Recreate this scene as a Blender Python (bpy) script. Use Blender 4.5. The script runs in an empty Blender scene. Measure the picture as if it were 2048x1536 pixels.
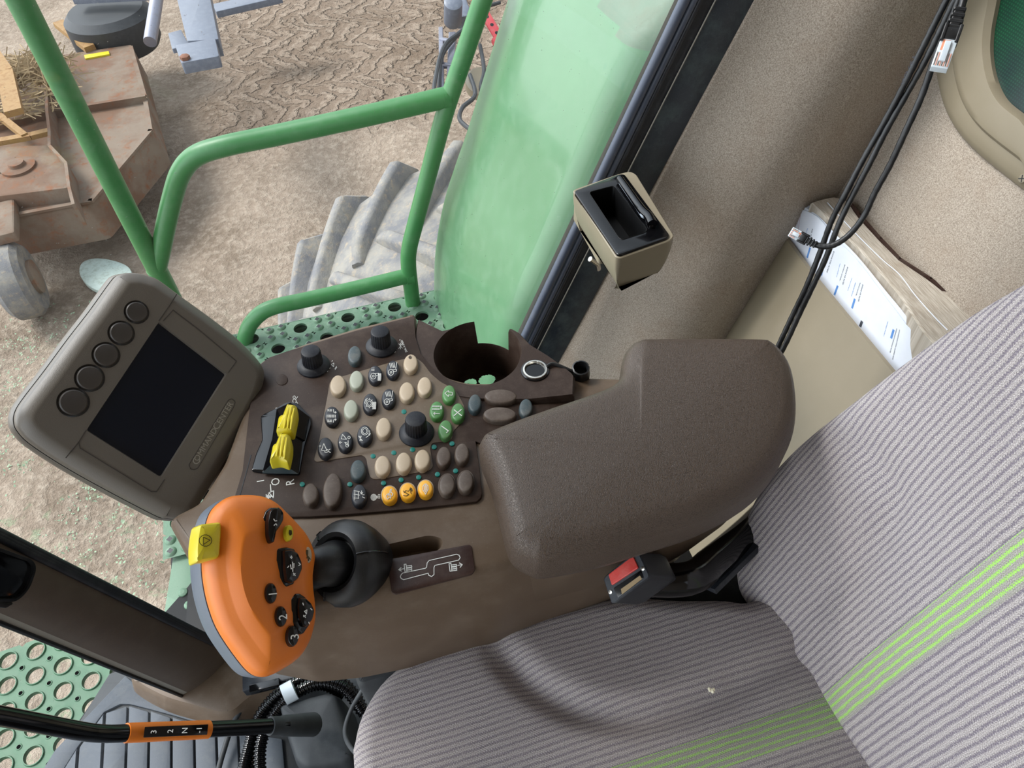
import bpy, bmesh, math, random
from mathutils import Vector, Matrix
random.seed(7)
S = bpy.context.scene
COL = S.collection

# ---------------------------------------------------------------- camera, world, sun, exposure
F = 1538.0
EYE = Vector((0, 0, 1.23))
RX = Vector((0.95986672, 0.23501465, -0.15304899))
RY = Vector((-0.27792902, 0.7239926, -0.63133999))
RZ = Vector((-0.03756781, 0.648539, 0.76025379))
def c2w(v): return Vector((RX.dot(v), RY.dot(v), RZ.dot(v)))
cam = bpy.data.objects.new('camera', bpy.data.cameras.new('camera'))
COL.objects.link(cam)
cam.data.sensor_width = 36.0
cam.data.lens = 36.0 * F / 2048
cam.data.clip_start = 0.02
m = Matrix.Identity(4)
for j, e in enumerate((Vector((1, 0, 0)), Vector((0, 1, 0)), Vector((0, 0, 1)))):
    w = c2w(e)
    for i in range(3): m[i][j] = w[i]
m.translation = EYE
cam.matrix_world = m
S.camera = cam

S.view_settings.view_transform = 'Standard'
S.view_settings.look = 'None'
S.view_settings.gamma = 1
S.view_settings.use_curve_mapping = False
S.view_settings.exposure = 0.0

W = bpy.data.worlds.new('sky'); S.world = W; W.use_nodes = True
wn = W.node_tree; wn.nodes.clear()
wo = wn.nodes.new('ShaderNodeOutputWorld'); wb = wn.nodes.new('ShaderNodeBackground')
tc = wn.nodes.new('ShaderNodeTexCoord'); sx = wn.nodes.new('ShaderNodeSeparateXYZ'); rp = wn.nodes.new('ShaderNodeValToRGB')
wn.links.new(tc.outputs['Generated'], sx.inputs[0]); wn.links.new(sx.outputs['Z'], rp.inputs[0])
rp.color_ramp.elements[0].position = 0.0; rp.color_ramp.elements[0].color = (0.82, 0.86, 0.88, 1)
rp.color_ramp.elements[1].position = 0.5; rp.color_ramp.elements[1].color = (0.80, 0.90, 1.0, 1)
wn.links.new(rp.outputs[0], wb.inputs[0])
# cloud cover: brightest low in the sky ahead of the machine
vd = wn.nodes.new('ShaderNodeVectorMath'); vd.operation = 'DOT_PRODUCT'; wn.links.new(tc.outputs['Generated'], vd.inputs[0]); vd.inputs[1].default_value = Vector((-.93, .25, .28)).normalized()
mr = wn.nodes.new('ShaderNodeMapRange'); mr.interpolation_type = 'SMOOTHSTEP'; wn.links.new(vd.outputs['Value'], mr.inputs[0])
mr.inputs[1].default_value = .05; mr.inputs[2].default_value = 1.0; mr.inputs[3].default_value = .98; mr.inputs[4].default_value = 4.2
wn.links.new(mr.outputs[0], wb.inputs[1])
wn.links.new(wb.outputs[0], wo.inputs[0])

sun = bpy.data.lights.new('sun', 'SUN'); sun.energy = 3.4; sun.angle = math.radians(20); sun.color = (1, 0.97, 0.92)
suno = bpy.data.objects.new('sun', sun); COL.objects.link(suno)
sd = Vector((-0.62, 0.42, 0.95))      # towards the sun
suno.rotation_euler = sd.to_track_quat('Z', 'Y').to_euler(); suno.location = (-3, 3, 6)

# ---------------------------------------------------------------- geometry helpers
def ray(px, py): return c2w(Vector(((px - 1024) / F, (768 - py) / F, -1.0)))
def H(px, py, x=None, y=None, z=None, d=None):
    r = ray(px, py)
    if d is None:
        if x is not None: d = (x - EYE.x) / r.x
        elif y is not None: d = (y - EYE.y) / r.y
        else: d = (z - EYE.z) / r.z
    return EYE + r * d
class Fr:
    def __init__(s, o, n, u=None):
        s.o = Vector(o); s.n = Vector(n).normalized()
        u = Vector(u) if u is not None else Vector((1, 0, 0))
        s.u = (u - s.n * u.dot(s.n)).normalized(); s.v = s.n.cross(s.u)
    def loc(s, px, py, h=0.0):
        r = ray(px, py); o = s.o + s.n * h
        t = s.n.dot(o - EYE) / s.n.dot(r); q = EYE + r * t - s.o
        return (q.dot(s.u), q.dot(s.v))
    def locs(s, pts, h=0.0): return [s.loc(p[0], p[1], h) for p in pts]
    def pt(s, a, b, h=0.0): return s.o + s.u * a + s.v * b + s.n * h
def vn(tx, ty, tz=1.0): return c2w(Vector((tx, ty, tz))).normalized()
WF = Fr((0, 0, 0), (0, 0, 1), (1, 0, 0))

def cr(pts, n=8, closed=False):
    P = [Vector(p) for p in pts]; N = len(P); out = []
    for i in range(N if closed else N - 1):
        if closed: a, b, c, d = P[(i-1) % N], P[i], P[(i+1) % N], P[(i+2) % N]
        else: a, b, c, d = P[max(i-1, 0)], P[i], P[i+1], P[min(i+2, N-1)]
        for k in range(n):
            t = k / n
            out.append(0.5 * ((2*b) + (c-a)*t + (2*a-5*b+4*c-d)*t*t + (3*b-a-3*c+d)*t**3))
    if not closed: out.append(P[-1])
    return out
def rcorner(pts, r, n=5):
    """round the corners of a polygon"""
    P = [Vector((p[0], p[1])) for p in pts]; N = len(P); out = []
    rr = r if isinstance(r, (list, tuple)) else [r] * N
    for i in range(N):
        a, b, c = P[i-1], P[i], P[(i+1) % N]
        d1 = (a-b); d2 = (c-b); k = min(rr[i], d1.length*.48, d2.length*.48)
        p1 = b + d1.normalized()*k; p2 = b + d2.normalized()*k
        for j in range(n+1):
            t = j/n; out.append(p1*(1-t)**2 + b*2*t*(1-t) + p2*t*t)
    return out
def ell(cx, cy, rx, ry, n=28, rot=0):
    c, s = math.cos(rot), math.sin(rot)
    return [(cx + rx*math.cos(2*math.pi*i/n)*c - ry*math.sin(2*math.pi*i/n)*s,
             cy + rx*math.cos(2*math.pi*i/n)*s + ry*math.sin(2*math.pi*i/n)*c) for i in range(n)]
def resamp(pts, n):
    P = [Vector((p[0], p[1])) for p in pts]; N = len(P)
    L = [0]
    for i in range(N): L.append(L[-1] + (P[(i+1) % N]-P[i]).length)
    out = []; k = 0
    for i in range(n):
        t = L[-1]*i/n
        while L[k+1] < t: k += 1
        f = (t-L[k])/max(L[k+1]-L[k], 1e-9); out.append(P[k].lerp(P[(k+1) % N], f))
    return out

from mathutils.geometry import tessellate_polygon
def tess(P):
    if len(P) < 5: return [tuple(range(len(P)))]
    return [tuple(t) for t in tessellate_polygon([[Vector((p.x, p.y, 0)) for p in P]])]
class M:
    def __init__(s): s.v = []; s.f = []; s.mi = []; s.uv = {}
    def add(s, V, Fc, mi=0, uv=None):
        b = len(s.v); s.v += [Vector(p) for p in V]; s.f += [tuple(b+i for i in f) for f in Fc]; s.mi += [mi]*len(Fc)
        if uv:
            for i, q in enumerate(uv): s.uv[b+i] = q
        return s
    def puffy(s, fr, ol, layers, crown=0, nring=0, disp=None, mi=0, bottom=True, center=None, crownpow=2, hole=None, dramp=0):
        """layers: (inset, height) from bottom to top; then optional domed cap"""
        P = [Vector((p[0], p[1])) for p in ol]; N = len(P)
        A = sum(P[i].x*P[(i+1) % N].y - P[(i+1) % N].x*P[i].y for i in range(N))
        if A < 0: P.reverse()
        nm = []
        for i in range(N):
            t = (P[(i+1) % N]-P[i-1])
            if t.length < 1e-9: t = P[(i+1) % N]-P[i]
            t.normalize(); nm.append(Vector((-t.y, t.x)))
        rings = []; uv = []
        for ins, h in layers: rings.append([(P[i]+nm[i]*ins, h) for i in range(N)])
        top = [q[0] for q in rings[-1]]; ht = layers[-1][1]
        c = Vector(center) if center else sum(top, Vector((0, 0)))/N
        for k in range(1, nring+1):
            f = 1 - k/(nring+1)
            rings.append([(c+(p-c)*f, ht + crown*(1-f**crownpow)) for p in top])
        V = []
        nb = len(layers)-1
        for ri, r in enumerate(rings):
            for (p, h) in r:
                dh = disp(p.x, p.y)*(min(1, (ri-nb)/dramp) if dramp else 1) if (disp and ri >= nb) else 0
                V.append(fr.pt(p.x, p.y, h+dh)); uv.append((p.x, p.y))
        Fc = []
        for r in range(len(rings)-1):
            for i in range(N):
                j = (i+1) % N; Fc.append((r*N+i, r*N+j, (r+1)*N+j, (r+1)*N+i))
        if nring:
            V.append(fr.pt(c.x, c.y, ht+crown+(disp(c.x, c.y) if disp else 0))); uv.append((c.x, c.y)); q = len(V)-1; b = (len(rings)-1)*N
            for i in range(N): Fc.append((b+i, b+(i+1) % N, q))
        elif hole:
            ho, hls, hbot = hole; ho = [Vector((q[0], q[1])) for q in ho]; b = (len(rings)-1)*N; top_ = [q[0] for q in rings[-1]]
            k0 = len(V); n2 = len(ho); hc = sum(ho, Vector((0, 0)))/n2
            for ins, hh in [(0, rings[-1][0][1])]+list(hls):
                for p in ho: q = p+(hc-p).normalized()*ins; V.append(fr.pt(q.x, q.y, hh)); uv.append((q.x, q.y))
            idx = [b+i for i in range(N)]+[k0+i for i in range(n2)]
            Fc += [tuple(idx[i] for i in t_) for t_ in tessellate_polygon([[Vector((p.x, p.y, 0)) for p in top_], [Vector((p.x, p.y, 0)) for p in ho]])]
            for r in range(len(hls)):
                for i in range(n2): j = (i+1) % n2; Fc.append((k0+r*n2+i, k0+r*n2+j, k0+(r+1)*n2+j, k0+(r+1)*n2+i))
            if hbot: kb = k0+len(hls)*n2; Fc += [tuple(kb+i for i in t_) for t_ in tess(ho)]
        else:
            b = (len(rings)-1)*N; Fc += [tuple(b+i for i in t_) for t_ in tess([q[0] for q in rings[-1]])]
        if bottom: Fc += [tuple(reversed(t_)) for t_ in tess([q[0] for q in rings[0]])]
        return s.add(V, Fc, mi, uv)
    def slab(s, fr, ol, h0, h1, bev=0.0, mi=0):
        if bev:
            return s.puffy(fr, ol, [(0, h0), (0, h1-bev), (bev*.3, h1-bev*.3), (bev, h1)], mi=mi)
        return s.puffy(fr, ol, [(0, h0), (0, h1)], mi=mi)
    def tube(s, pts, r, seg=12, mi=0, closed=False, rf=None, caps=True):
        P = [Vector(p) for p in pts]; N = len(P); V = []; Fc = []
        up = None
        for i in range(N):
            if closed: t = P[(i+1) % N]-P[i-1]
            else: t = P[min(i+1, N-1)]-P[max(i-1, 0)]
            t.normalize()
            if up is None:
                up = Vector((0, 0, 1)) if abs(t.z) < .9 else Vector((1, 0, 0))
            a = (up - t*up.dot(t)).normalized(); b = t.cross(a); up = a
            rr = rf(i) if rf else (r[i] if isinstance(r, (list, tuple)) else r)
            for k in range(seg):
                th = 2*math.pi*k/seg; V.append(P[i]+a*(rr*math.cos(th))+b*(rr*math.sin(th)))
        for i in range(N if closed else N-1):
            for k in range(seg):
                k2 = (k+1) % seg; j = (i+1) % N
                Fc.append((i*seg+k, i*seg+k2, j*seg+k2, j*seg+k))
        if caps and not closed: Fc += [tuple(reversed(range(seg))), tuple(range((N-1)*seg, N*seg))]
        return s.add(V, Fc, mi)
    def rev(s, fr, a, b, prof, seg=40, mi=0, rmod=None, cap=True):
        """prof: (radius, height); revolve about frame normal at (a,b)"""
        V = []; Fc = []
        for r, h in prof:
            for k in range(seg):
                th = 2*math.pi*k/seg; rr = r*(rmod(k, r, h) if rmod else 1)
                V.append(fr.pt(a+rr*math.cos(th), b+rr*math.sin(th), h))
        for i in range(len(prof)-1):
            for k in range(seg):
                k2 = (k+1) % seg; Fc.append((i*seg+k, i*seg+k2, (i+1)*seg+k2, (i+1)*seg+k))
        if cap: Fc += [tuple(reversed(range(seg))), tuple(range((len(prof)-1)*seg, len(prof)*seg))]
        return s.add(V, Fc, mi)
    def box(s, fr, a0, a1, b0, b1, h0, h1, bev=0.0, mi=0, r=0.0):
        ol = [(a0, b0), (a1, b0), (a1, b1), (a0, b1)]
        if r or bev: ol = rcorner(ol, max(r, bev), 4)
        return s.slab(fr, ol, h0, h1, bev, mi)
    def bar(s, p, q, w, t, up=(0, 0, 1), mi=0):
        p = Vector(p); q = Vector(q); d = (q-p); L = d.length
        n = Vector(up); fr = Fr(p, n - d.normalized()*n.dot(d.normalized()), d)
        return s.box(fr, 0, L, -w/2, w/2, -t/2, t/2, min(w, t)*.12, mi)
    def stroke(s, fr, pts, w, h, mi=0, closed=False, th=.00012):
        P = [Vector((p[0], p[1])) for p in pts]; N = len(P)
        for i in range(N if closed else N-1):
            a, b = P[i], P[(i+1) % N]; d = b-a
            if d.length < 1e-7: continue
            d.normalize(); n = Vector((-d.y, d.x))*w/2; a = a-d*w*.3; b = b+d*w*.3
            s.slab(fr, [a+n, b+n, b-n, a-n], h-th, h+th, 0, mi)
        return s
    def grid(s, fn, nu, nv, mi=0, uvf=None, closed_u=False):
        V = []; uv = []
        for j in range(nv+1):
            for i in range(nu+1):
                V.append(fn(i/nu, j/nv)); uv.append(uvf(i/nu, j/nv) if uvf else (i/nu, j/nv))
        Fc = [(j*(nu+1)+i, j*(nu+1)+i+1, (j+1)*(nu+1)+i+1, (j+1)*(nu+1)+i) for j in range(nv) for i in range(nu)]
        return s.add(V, Fc, mi, uv)
    def text(s, fr, body, a, b, h, size, rot=0.0, mi=0, align='CENTER', ext=.0001, sx=1.0):
        cu = bpy.data.curves.new('tmp', 'FONT'); cu.body = body; cu.size = size; cu.align_x = align; cu.align_y = 'CENTER'
        cu.extrude = ext; cu.resolution_u = 2
        ob = bpy.data.objects.new('tmp', cu); COL.objects.link(ob)
        dg = bpy.context.evaluated_depsgraph_get(); me = bpy.data.meshes.new_from_object(ob.evaluated_get(dg))
        c, q = math.cos(rot), math.sin(rot)
        V = [fr.pt(a+(v.co.x*c*sx-v.co.y*q), b+(v.co.x*q*sx+v.co.y*c), h+v.co.z) for v in me.vertices]
        Fc = [tuple(p.vertices) for p in me.polygons]
        s.add(V, Fc, mi)
        bpy.data.objects.remove(ob); bpy.data.meshes.remove(me); bpy.data.curves.remove(cu)
        return s
    def build(s, name, mats, parent=None, sharp=38, recalc=True, loc=None):
        if not isinstance(mats, (list, tuple)): mats = [mats]
        L = Vector(loc) if loc is not None else Vector((0, 0, 0))
        off = Vector((0, 0, 0)); p = parent
        while p is not None: off += p.location; p = p.parent
        me = bpy.data.meshes.new(name)
        me.from_pydata([tuple(v-off-L) for v in s.v], [], s.f)
        for mm in mats: me.materials.append(mm)
        for i, p in enumerate(me.polygons): p.material_index = s.mi[i]
        if s.uv:
            ul = me.uv_layers.new(name='UVMap')
            for lp in me.loops:
                if lp.vertex_index in s.uv: ul.data[lp.index].uv = s.uv[lp.vertex_index]
        if recalc:
            bm = bmesh.new(); bm.from_mesh(me); bmesh.ops.recalc_face_normals(bm, faces=bm.faces); bm.to_mesh(me); bm.free()
        me.shade_smooth()
        try: me.set_sharp_from_angle(angle=math.radians(sharp))
        except Exception: pass
        me.update()
        o = bpy.data.objects.new(name, me); COL.objects.link(o); o.location = L
        if parent is not None: o.parent = parent
        return o
def thing(name, label, cat, loc=(0, 0, 0), group=None):
    o = bpy.data.objects.new(name, None); COL.objects.link(o); o.location = loc; o.empty_display_size = .02
    o['label'] = label; o['category'] = cat
    if group: o['group'] = group
    return o
def tag(o, label, cat, group=None, kind=None):
    o['label'] = label; o['category'] = cat
    if group: o['group'] = group
    if kind: o['kind'] = kind
    return o
def struct(o): o['kind'] = 'structure'; return o
def cut(o, cm):
    """subtract mesh builder cm from o, baked"""
    c = cm.build('cutter', [o.data.materials[0]])
    md = o.modifiers.new('b', 'BOOLEAN'); md.object = c; md.operation = 'DIFFERENCE'; md.solver = 'EXACT'
    c.location = c.location + Vector((0, 0, 0))
    dg = bpy.context.evaluated_depsgraph_get(); me = bpy.data.meshes.new_from_object(o.evaluated_get(dg))
    o.modifiers.clear(); o.data = me; bpy.data.objects.remove(c)
    me.shade_smooth()
    try: me.set_sharp_from_angle(angle=math.radians(38))
    except Exception: pass

# ---------------------------------------------------------------- materials
def srgb(r, g, b):
    f = lambda c: (c/255/12.92) if c/255 <= .04045 else ((c/255+.055)/1.055)**2.4
    return (f(r), f(g), f(b), 1)
class NT:
    def __init__(s, name):
        s.m = bpy.data.materials.new(name); s.m.use_nodes = True; s.t = s.m.node_tree; s.t.nodes.clear()
        s.out = s.n('ShaderNodeOutputMaterial'); s.co = s.n('ShaderNodeTexCoord')
    def n(s, k, **kw):
        x = s.t.nodes.new(k)
        for a, b in kw.items(): setattr(x, a, b)
        return x
    def L(s, a, b): s.t.links.new(a, b)
    def set(s, sock, v):
        if hasattr(v, 'is_linked') or hasattr(v, 'links'): s.L(v, sock)
        else: sock.default_value = v
    def math(s, op, a, b=0.0, c=0.0):
        x = s.n('ShaderNodeMath', operation=op); s.set(x.inputs[0], a); s.set(x.inputs[1], b); s.set(x.inputs[2], c); return x.outputs[0]
    def mix(s, f, a, b, bt='MIX'):
        x = s.n('ShaderNodeMix', data_type='RGBA', blend_type=bt); s.set(x.inputs[0], f); s.set(x.inputs[6], a); s.set(x.inputs[7], b); return x.outputs[2]
    def noise(s, sc, det=3, rough=.55, coord=None, dist=0):
        x = s.n('ShaderNodeTexNoise'); x.inputs['Scale'].default_value = sc; x.inputs['Detail'].default_value = det
        x.inputs['Roughness'].default_value = rough; x.inputs['Distortion'].default_value = dist
        s.L(coord or s.co.outputs['Object'], x.inputs['Vector']); return x.outputs['Fac']
    def vor(s, sc, feat='F1', coord=None):
        x = s.n('ShaderNodeTexVoronoi', feature=feat); x.inputs['Scale'].default_value = sc
        s.L(coord or s.co.outputs['Object'], x.inputs['Vector']); return x.outputs['Distance']
    def ramp(s, f, a, b):
        x = s.n('ShaderNodeMapRange'); x.interpolation_type = 'SMOOTHSTEP'; s.set(x.inputs[0], f); x.inputs[1].default_value = a; x.inputs[2].default_value = b; return x.outputs[0]
    def bump(s, h, st=.3, d=.001):
        x = s.n('ShaderNodeBump'); x.inputs['Strength'].default_value = st; x.inputs['Distance'].default_value = d; s.L(h, x.inputs['Height']); return x.outputs[0]
    def bsdf(s, col, rough=.5, metal=0, bump=None, spec=.5, coat=0):
        p = s.n('ShaderNodeBsdfPrincipled'); s.set(p.inputs['Base Color'], col); s.set(p.inputs['Roughness'], rough)
        p.inputs['Metallic'].default_value = metal; p.inputs['Specular IOR Level'].default_value = spec
        if coat: p.inputs['Coat Weight'].default_value = coat; p.inputs['Coat Roughness'].default_value = .08
        if bump: s.L(bump, p.inputs['Normal'])
        s.L(p.outputs[0], s.out.inputs[0]); s.p = p; return p
def plastic(name, c, rough=.5, grain=1500, gs=.12, dust=0.0, dc=(150, 140, 128), metal=0, spec=.5, coat=0, var=.06):
    t = NT(name); base = srgb(*c)
    big = t.noise(9, 3)
    dk = tuple(x*(1-var*2) for x in base[:3])+(1,)
    col = t.mix(big, dk, tuple(min(1, x*(1+var*2)) for x in base[:3])+(1,))
    if dust:
        dn = t.noise(35, 5, .7); sp = t.noise(900, 2, .6)
        f = t.math('MULTIPLY', t.ramp(dn, .42, .75), dust); f2 = t.math('MULTIPLY', t.ramp(sp, .64, .74), min(1, dust*1.6))
        col = t.mix(t.math('MAXIMUM', f, f2), col, srgb(*dc))
        rough = t.math('ADD', rough, t.math('MULTIPLY', f, .5))
    b = t.bump(t.noise(grain, 2), gs, .0004) if gs else None
    t.bsdf(col, rough, metal, b, spec, coat); return t.m
MT = {}
MT['panel'] = plastic('dark_brown_panel', (50, 37, 30), .5, 1200, .1, .12, (135, 120, 108), spec=.22)
MT['body'] = plastic('brown_console_plastic', (96, 80, 65), .42, 1800, .2, .16, (150, 138, 124), spec=.35)
MT['tanpanel'] = plastic('tan_grey_panel', (98, 83, 67), .55, 1200, .1, .25)
MT['tan'] = plastic('tan_button', (176, 158, 134), .42, 1500, .12, .12, (215, 205, 190))
MT['grey_button'] = plastic('pale_grey_green_button', (158, 162, 146), .42, 1500, .12, .1, (210, 208, 196))
MT['black_button'] = plastic('blue_black_button', (28, 32, 41), .45, 1500, .1, .1)
MT['slate'] = plastic('slate_button', (52, 66, 70), .5, 1500, .1, .3)
MT['brown_button'] = plastic('brown_button', (74, 60, 50), .5, 1500, .1, .25)
MT['green_button'] = plastic('green_button', (72, 124, 66), .4, 1500, .1, .15)
MT['yellow_button'] = plastic('amber_button', (240, 172, 36), .35, 1500, .05, .1, (250, 215, 140))
MT['icon'] = plastic('pale_print', (215, 215, 210), .6, 800, 0)
MT['icon_dark'] = plastic('dark_print', (70, 60, 10), .6, 800, 0)
MT['led'] = plastic('teal_indicator', (10, 110, 100), .3, 800, 0)
MT['knob'] = plastic('black_knob', (22, 24, 31), .45, 1500, .15, .14, (120, 120, 120), spec=.3)
MT['black'] = plastic('black_plastic', (17, 18, 20), .4, 1500, .1, .12, (110, 110, 110))
MT['gloss'] = plastic('gloss_black', (7, 7, 9), .12, 1500, 0, .03, (90, 90, 90))
MT['yellow'] = plastic('yellow_plastic', (208, 190, 38), .32, 1500, .05, .08, (230, 220, 120))
MT['orange'] = plastic('orange_handle', (222, 118, 28), .42, 2200, .12, .04, (240, 180, 120))
MT['ugrey'] = plastic('blue_grey_handle_shell', (98, 106, 118), .42, 2200, .1, .1)
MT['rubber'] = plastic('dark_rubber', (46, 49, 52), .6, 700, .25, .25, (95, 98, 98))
MT['matrub'] = plastic('floor_rubber', (72, 78, 86), .62, 500, .3, .4, (120, 122, 122))
MT['monitor'] = plastic('grey_brown_housing', (100, 94, 86), .36, 1600, .35, .0)
MT['monbtn'] = plastic('dark_monitor_button', (62, 57, 53), .35, 1600, .1, .0)
MT['screen'] = plastic('dark_screen', (8, 14, 28), .2, 500, 0, .0, spec=.2)
MT['beige'] = plastic('beige_plastic', (134, 124, 104), .42, 1500, .15, .1)
MT['postcover'] = plastic('dark_post_cover', (88, 76, 66), .55, 1200, .2, .1)
MT['poststrip'] = plastic('pale_post_edge', (150, 146, 136), .55, 1200, .2, .2)
MT['metal'] = plastic('bright_metal', (205, 200, 190), .22, 900, 0, 0, metal=1)
MT['greyinsert'] = plastic('blue_grey_insert', (150, 160, 170), .3, 900, 0, .1)
MT['seal'] = plastic('black_rubber_seal', (30, 33, 40), .45, 700, .2, .2, (110, 115, 120))
MT['frit'] = plastic('dark_painted_frame', (40, 48, 58), .38, 500, .2, .6, (84, 98, 98))
MT['sealblue'] = plastic('blue_grey_rubber_seal', (72, 80, 96), .4, 700, .1, .2, (120, 122, 125))
MT['greyshield'] = plastic('grey_green_shield', (96, 118, 98), .5, 500, .04, .6, (128, 134, 120))
MT['step'] = plastic('green_step_paint', (54, 100, 68), .5, 600, .2, .35, (112, 136, 118))
MT['void'] = plastic('matt_black_liner', (6, 6, 7), .5, 600, 0, .05, (50, 50, 50), spec=.2)
MT['rail'] = plastic('green_rail_paint', (54, 116, 62), .38, 600, .1, .18, (120, 150, 118), var=.03)
MT['shield'] = plastic('green_shield_paint', (82, 124, 88), .34, 500, .04, .25, (112, 140, 114), coat=.3)
MT['deck'] = plastic('green_platform_paint', (80, 114, 88), .5, 600, .2, .65, (132, 148, 132))
MT['bluegrey'] = plastic('blue_grey_steel', (98, 104, 116), .4, 400, .1, .3, (150, 155, 160))
MT['silver'] = plastic('dull_silver', (150, 152, 165), .35, 400, .1, .4, metal=.6)
MT['rustbolt'] = plastic('rusty_bolt', (120, 80, 60), .8, 300, .4)
MT['red'] = plastic('red_plastic', (205, 52, 44), .4, 800, .2, .2, (220, 150, 140))
MT['redsteel'] = plastic('red_steel', (190, 62, 70), .5, 300, .2, .3)
MT['strapwhite'] = plastic('white_tape', (205, 215, 222), .45, 600, .1)
MT['clear'] = plastic('clear_plug_plastic', (205, 215, 222), .12, 600, 0)
MT['copper'] = plastic('plug_wires', (215, 140, 110), .4, 600, 0)
MT['paleteal'] = plastic('pale_teal', (184, 200, 192), .6, 60, .3, .5, (120, 120, 100))
MT['crumb'] = plastic('white_crumb', (240, 232, 205), .8, 900, .8)
MT['yellowsteel'] = plastic('yellow_painted_steel', (150, 116, 66), .6, 100, .3, .7, (130, 95, 70))
MT['plate'] = plastic('maroon_label_plate', (54, 36, 31), .35, 900, .03, .1, (150, 140, 130), spec=.25)
MT['blueink'] = plastic('blue_ink', (90, 140, 205), .7, 800, 0)
MT['ink'] = plastic('black_ink', (70, 74, 84), .7, 800, 0)
MT['redink'] = plastic('faint_red_ink', (190, 150, 165), .7, 800, 0)

def m_leather():
    t = NT('brown_grained_leather')
    v = t.n('ShaderNodeVectorMath', operation='ADD'); nz = t.n('ShaderNodeTexNoise'); nz.inputs['Scale'].default_value = 260; t.L(t.co.outputs['Object'], nz.inputs['Vector'])
    s = t.n('ShaderNodeVectorMath', operation='SCALE'); t.L(nz.outputs['Color'], s.inputs[0]); s.inputs['Scale'].default_value = .004
    t.L(t.co.outputs['Object'], v.inputs[0]); t.L(s.outputs[0], v.inputs[1])
    d = t.vor(720, 'DISTANCE_TO_EDGE', v.outputs[0]); h = t.ramp(d, 0, .16)
    col = t.mix(h, srgb(60, 48, 39), srgb(84, 70, 59))
    t.bsdf(col, .40, 0, t.bump(h, .55, .0003), .5); return t.m
MT['leather'] = m_leather()
def m_felt():
    t = NT('tan_felt_lining')
    n1 = t.noise(700, 4, .8); n2 = t.noise(14, 4, .6)
    c = t.mix(t.ramp(n1, .3, .7), srgb(126, 115, 102), srgb(196, 184, 170))
    c = t.mix(t.math('MULTIPLY', t.ramp(n2, .45, .8), .35), c, srgb(150, 128, 108))
    t.bsdf(c, .95, 0, t.bump(n1, .6, .0012), .1); return t.m
MT['felt'] = m_felt()
def m_knit(name, lime0, lime1, per=.0055, k=1.0, dk=1.0):
    t = NT(name); uv = t.n('ShaderNodeUVMap'); sp = t.n('ShaderNodeSeparateXYZ'); t.L(uv.outputs[0], sp.inputs[0])
    a, b = sp.outputs[0], sp.outputs[1]
    cz = t.n('ShaderNodeCombineXYZ'); t.L(a, cz.inputs[0]); t.L(b, cz.inputs[1])
    wob = t.math('MULTIPLY', t.math('SUBTRACT', t.noise(60, 2, .5, cz.outputs[0]), .5), .0018)
    zig = t.math('MULTIPLY', t.math('ABSOLUTE', t.math('SUBTRACT', t.math('FRACT', t.math('MULTIPLY', a, 440.0)), .5)), .0020)
    bb = t.math('ADD', t.math('ADD', b, wob), zig)
    fr = t.math('FRACT', t.math('DIVIDE', bb, per))
    tri = t.math('ABSOLUTE', t.math('SUBTRACT', fr, .5))       # 0 at line centre
    line = t.math('SUBTRACT', 1.0, t.ramp(tri, .10, .27))
    # small chevron stitches
    st = t.math('FRACT', t.math('ADD', t.math('MULTIPLY', a, 420.0), t.math('MULTIPLY', t.math('ABSOLUTE', t.math('SUBTRACT', t.math('FRACT', t.math('DIVIDE', bb, per/2)), .5)), 2.2)))
    sti = t.ramp(t.math('ABSOLUTE', t.math('SUBTRACT', st, .5)), .05, .4)
    sn = t.noise(1500, 3, .8, cz.outputs[0])
    light = t.mix(t.ramp(sn, .36, .62), srgb(140, 131, 128), srgb(236, 227, 224))
    dark = t.mix(sn, srgb(74, 66, 78), srgb(156, 146, 160))
    light = t.mix(t.math('MULTIPLY', t.math('SUBTRACT', 1.0, sti), .45), light, srgb(122, 112, 112))
    lm = t.math('MULTIPLY', t.math('GREATER_THAN', b, lime0), t.math('LESS_THAN', b, lime1))
    dark2 = t.mix(lm, dark, srgb(176, 240, 104))
    light2 = t.mix(t.math('MULTIPLY', lm, .35), light, srgb(142, 150, 124))
    col = t.mix(t.math('MULTIPLY', t.math('MULTIPLY', line, t.math('MULTIPLY', t.ramp(t.noise(700, 2, .6, cz.outputs[0]), .25, .55), k)), t.math('ADD', .62, t.math('MULTIPLY', sti, .38))), light2, dark2)
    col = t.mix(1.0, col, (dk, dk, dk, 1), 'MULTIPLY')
    h = t.math('ADD', t.math('MULTIPLY', t.math('SUBTRACT', 1.0, line), .7), t.math('MULTIPLY', t.math('ADD', sti, sn), .35))
    t.bsdf(col, .95, 0, t.bump(h, .7, .0012), .08)
    return t.m
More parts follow.
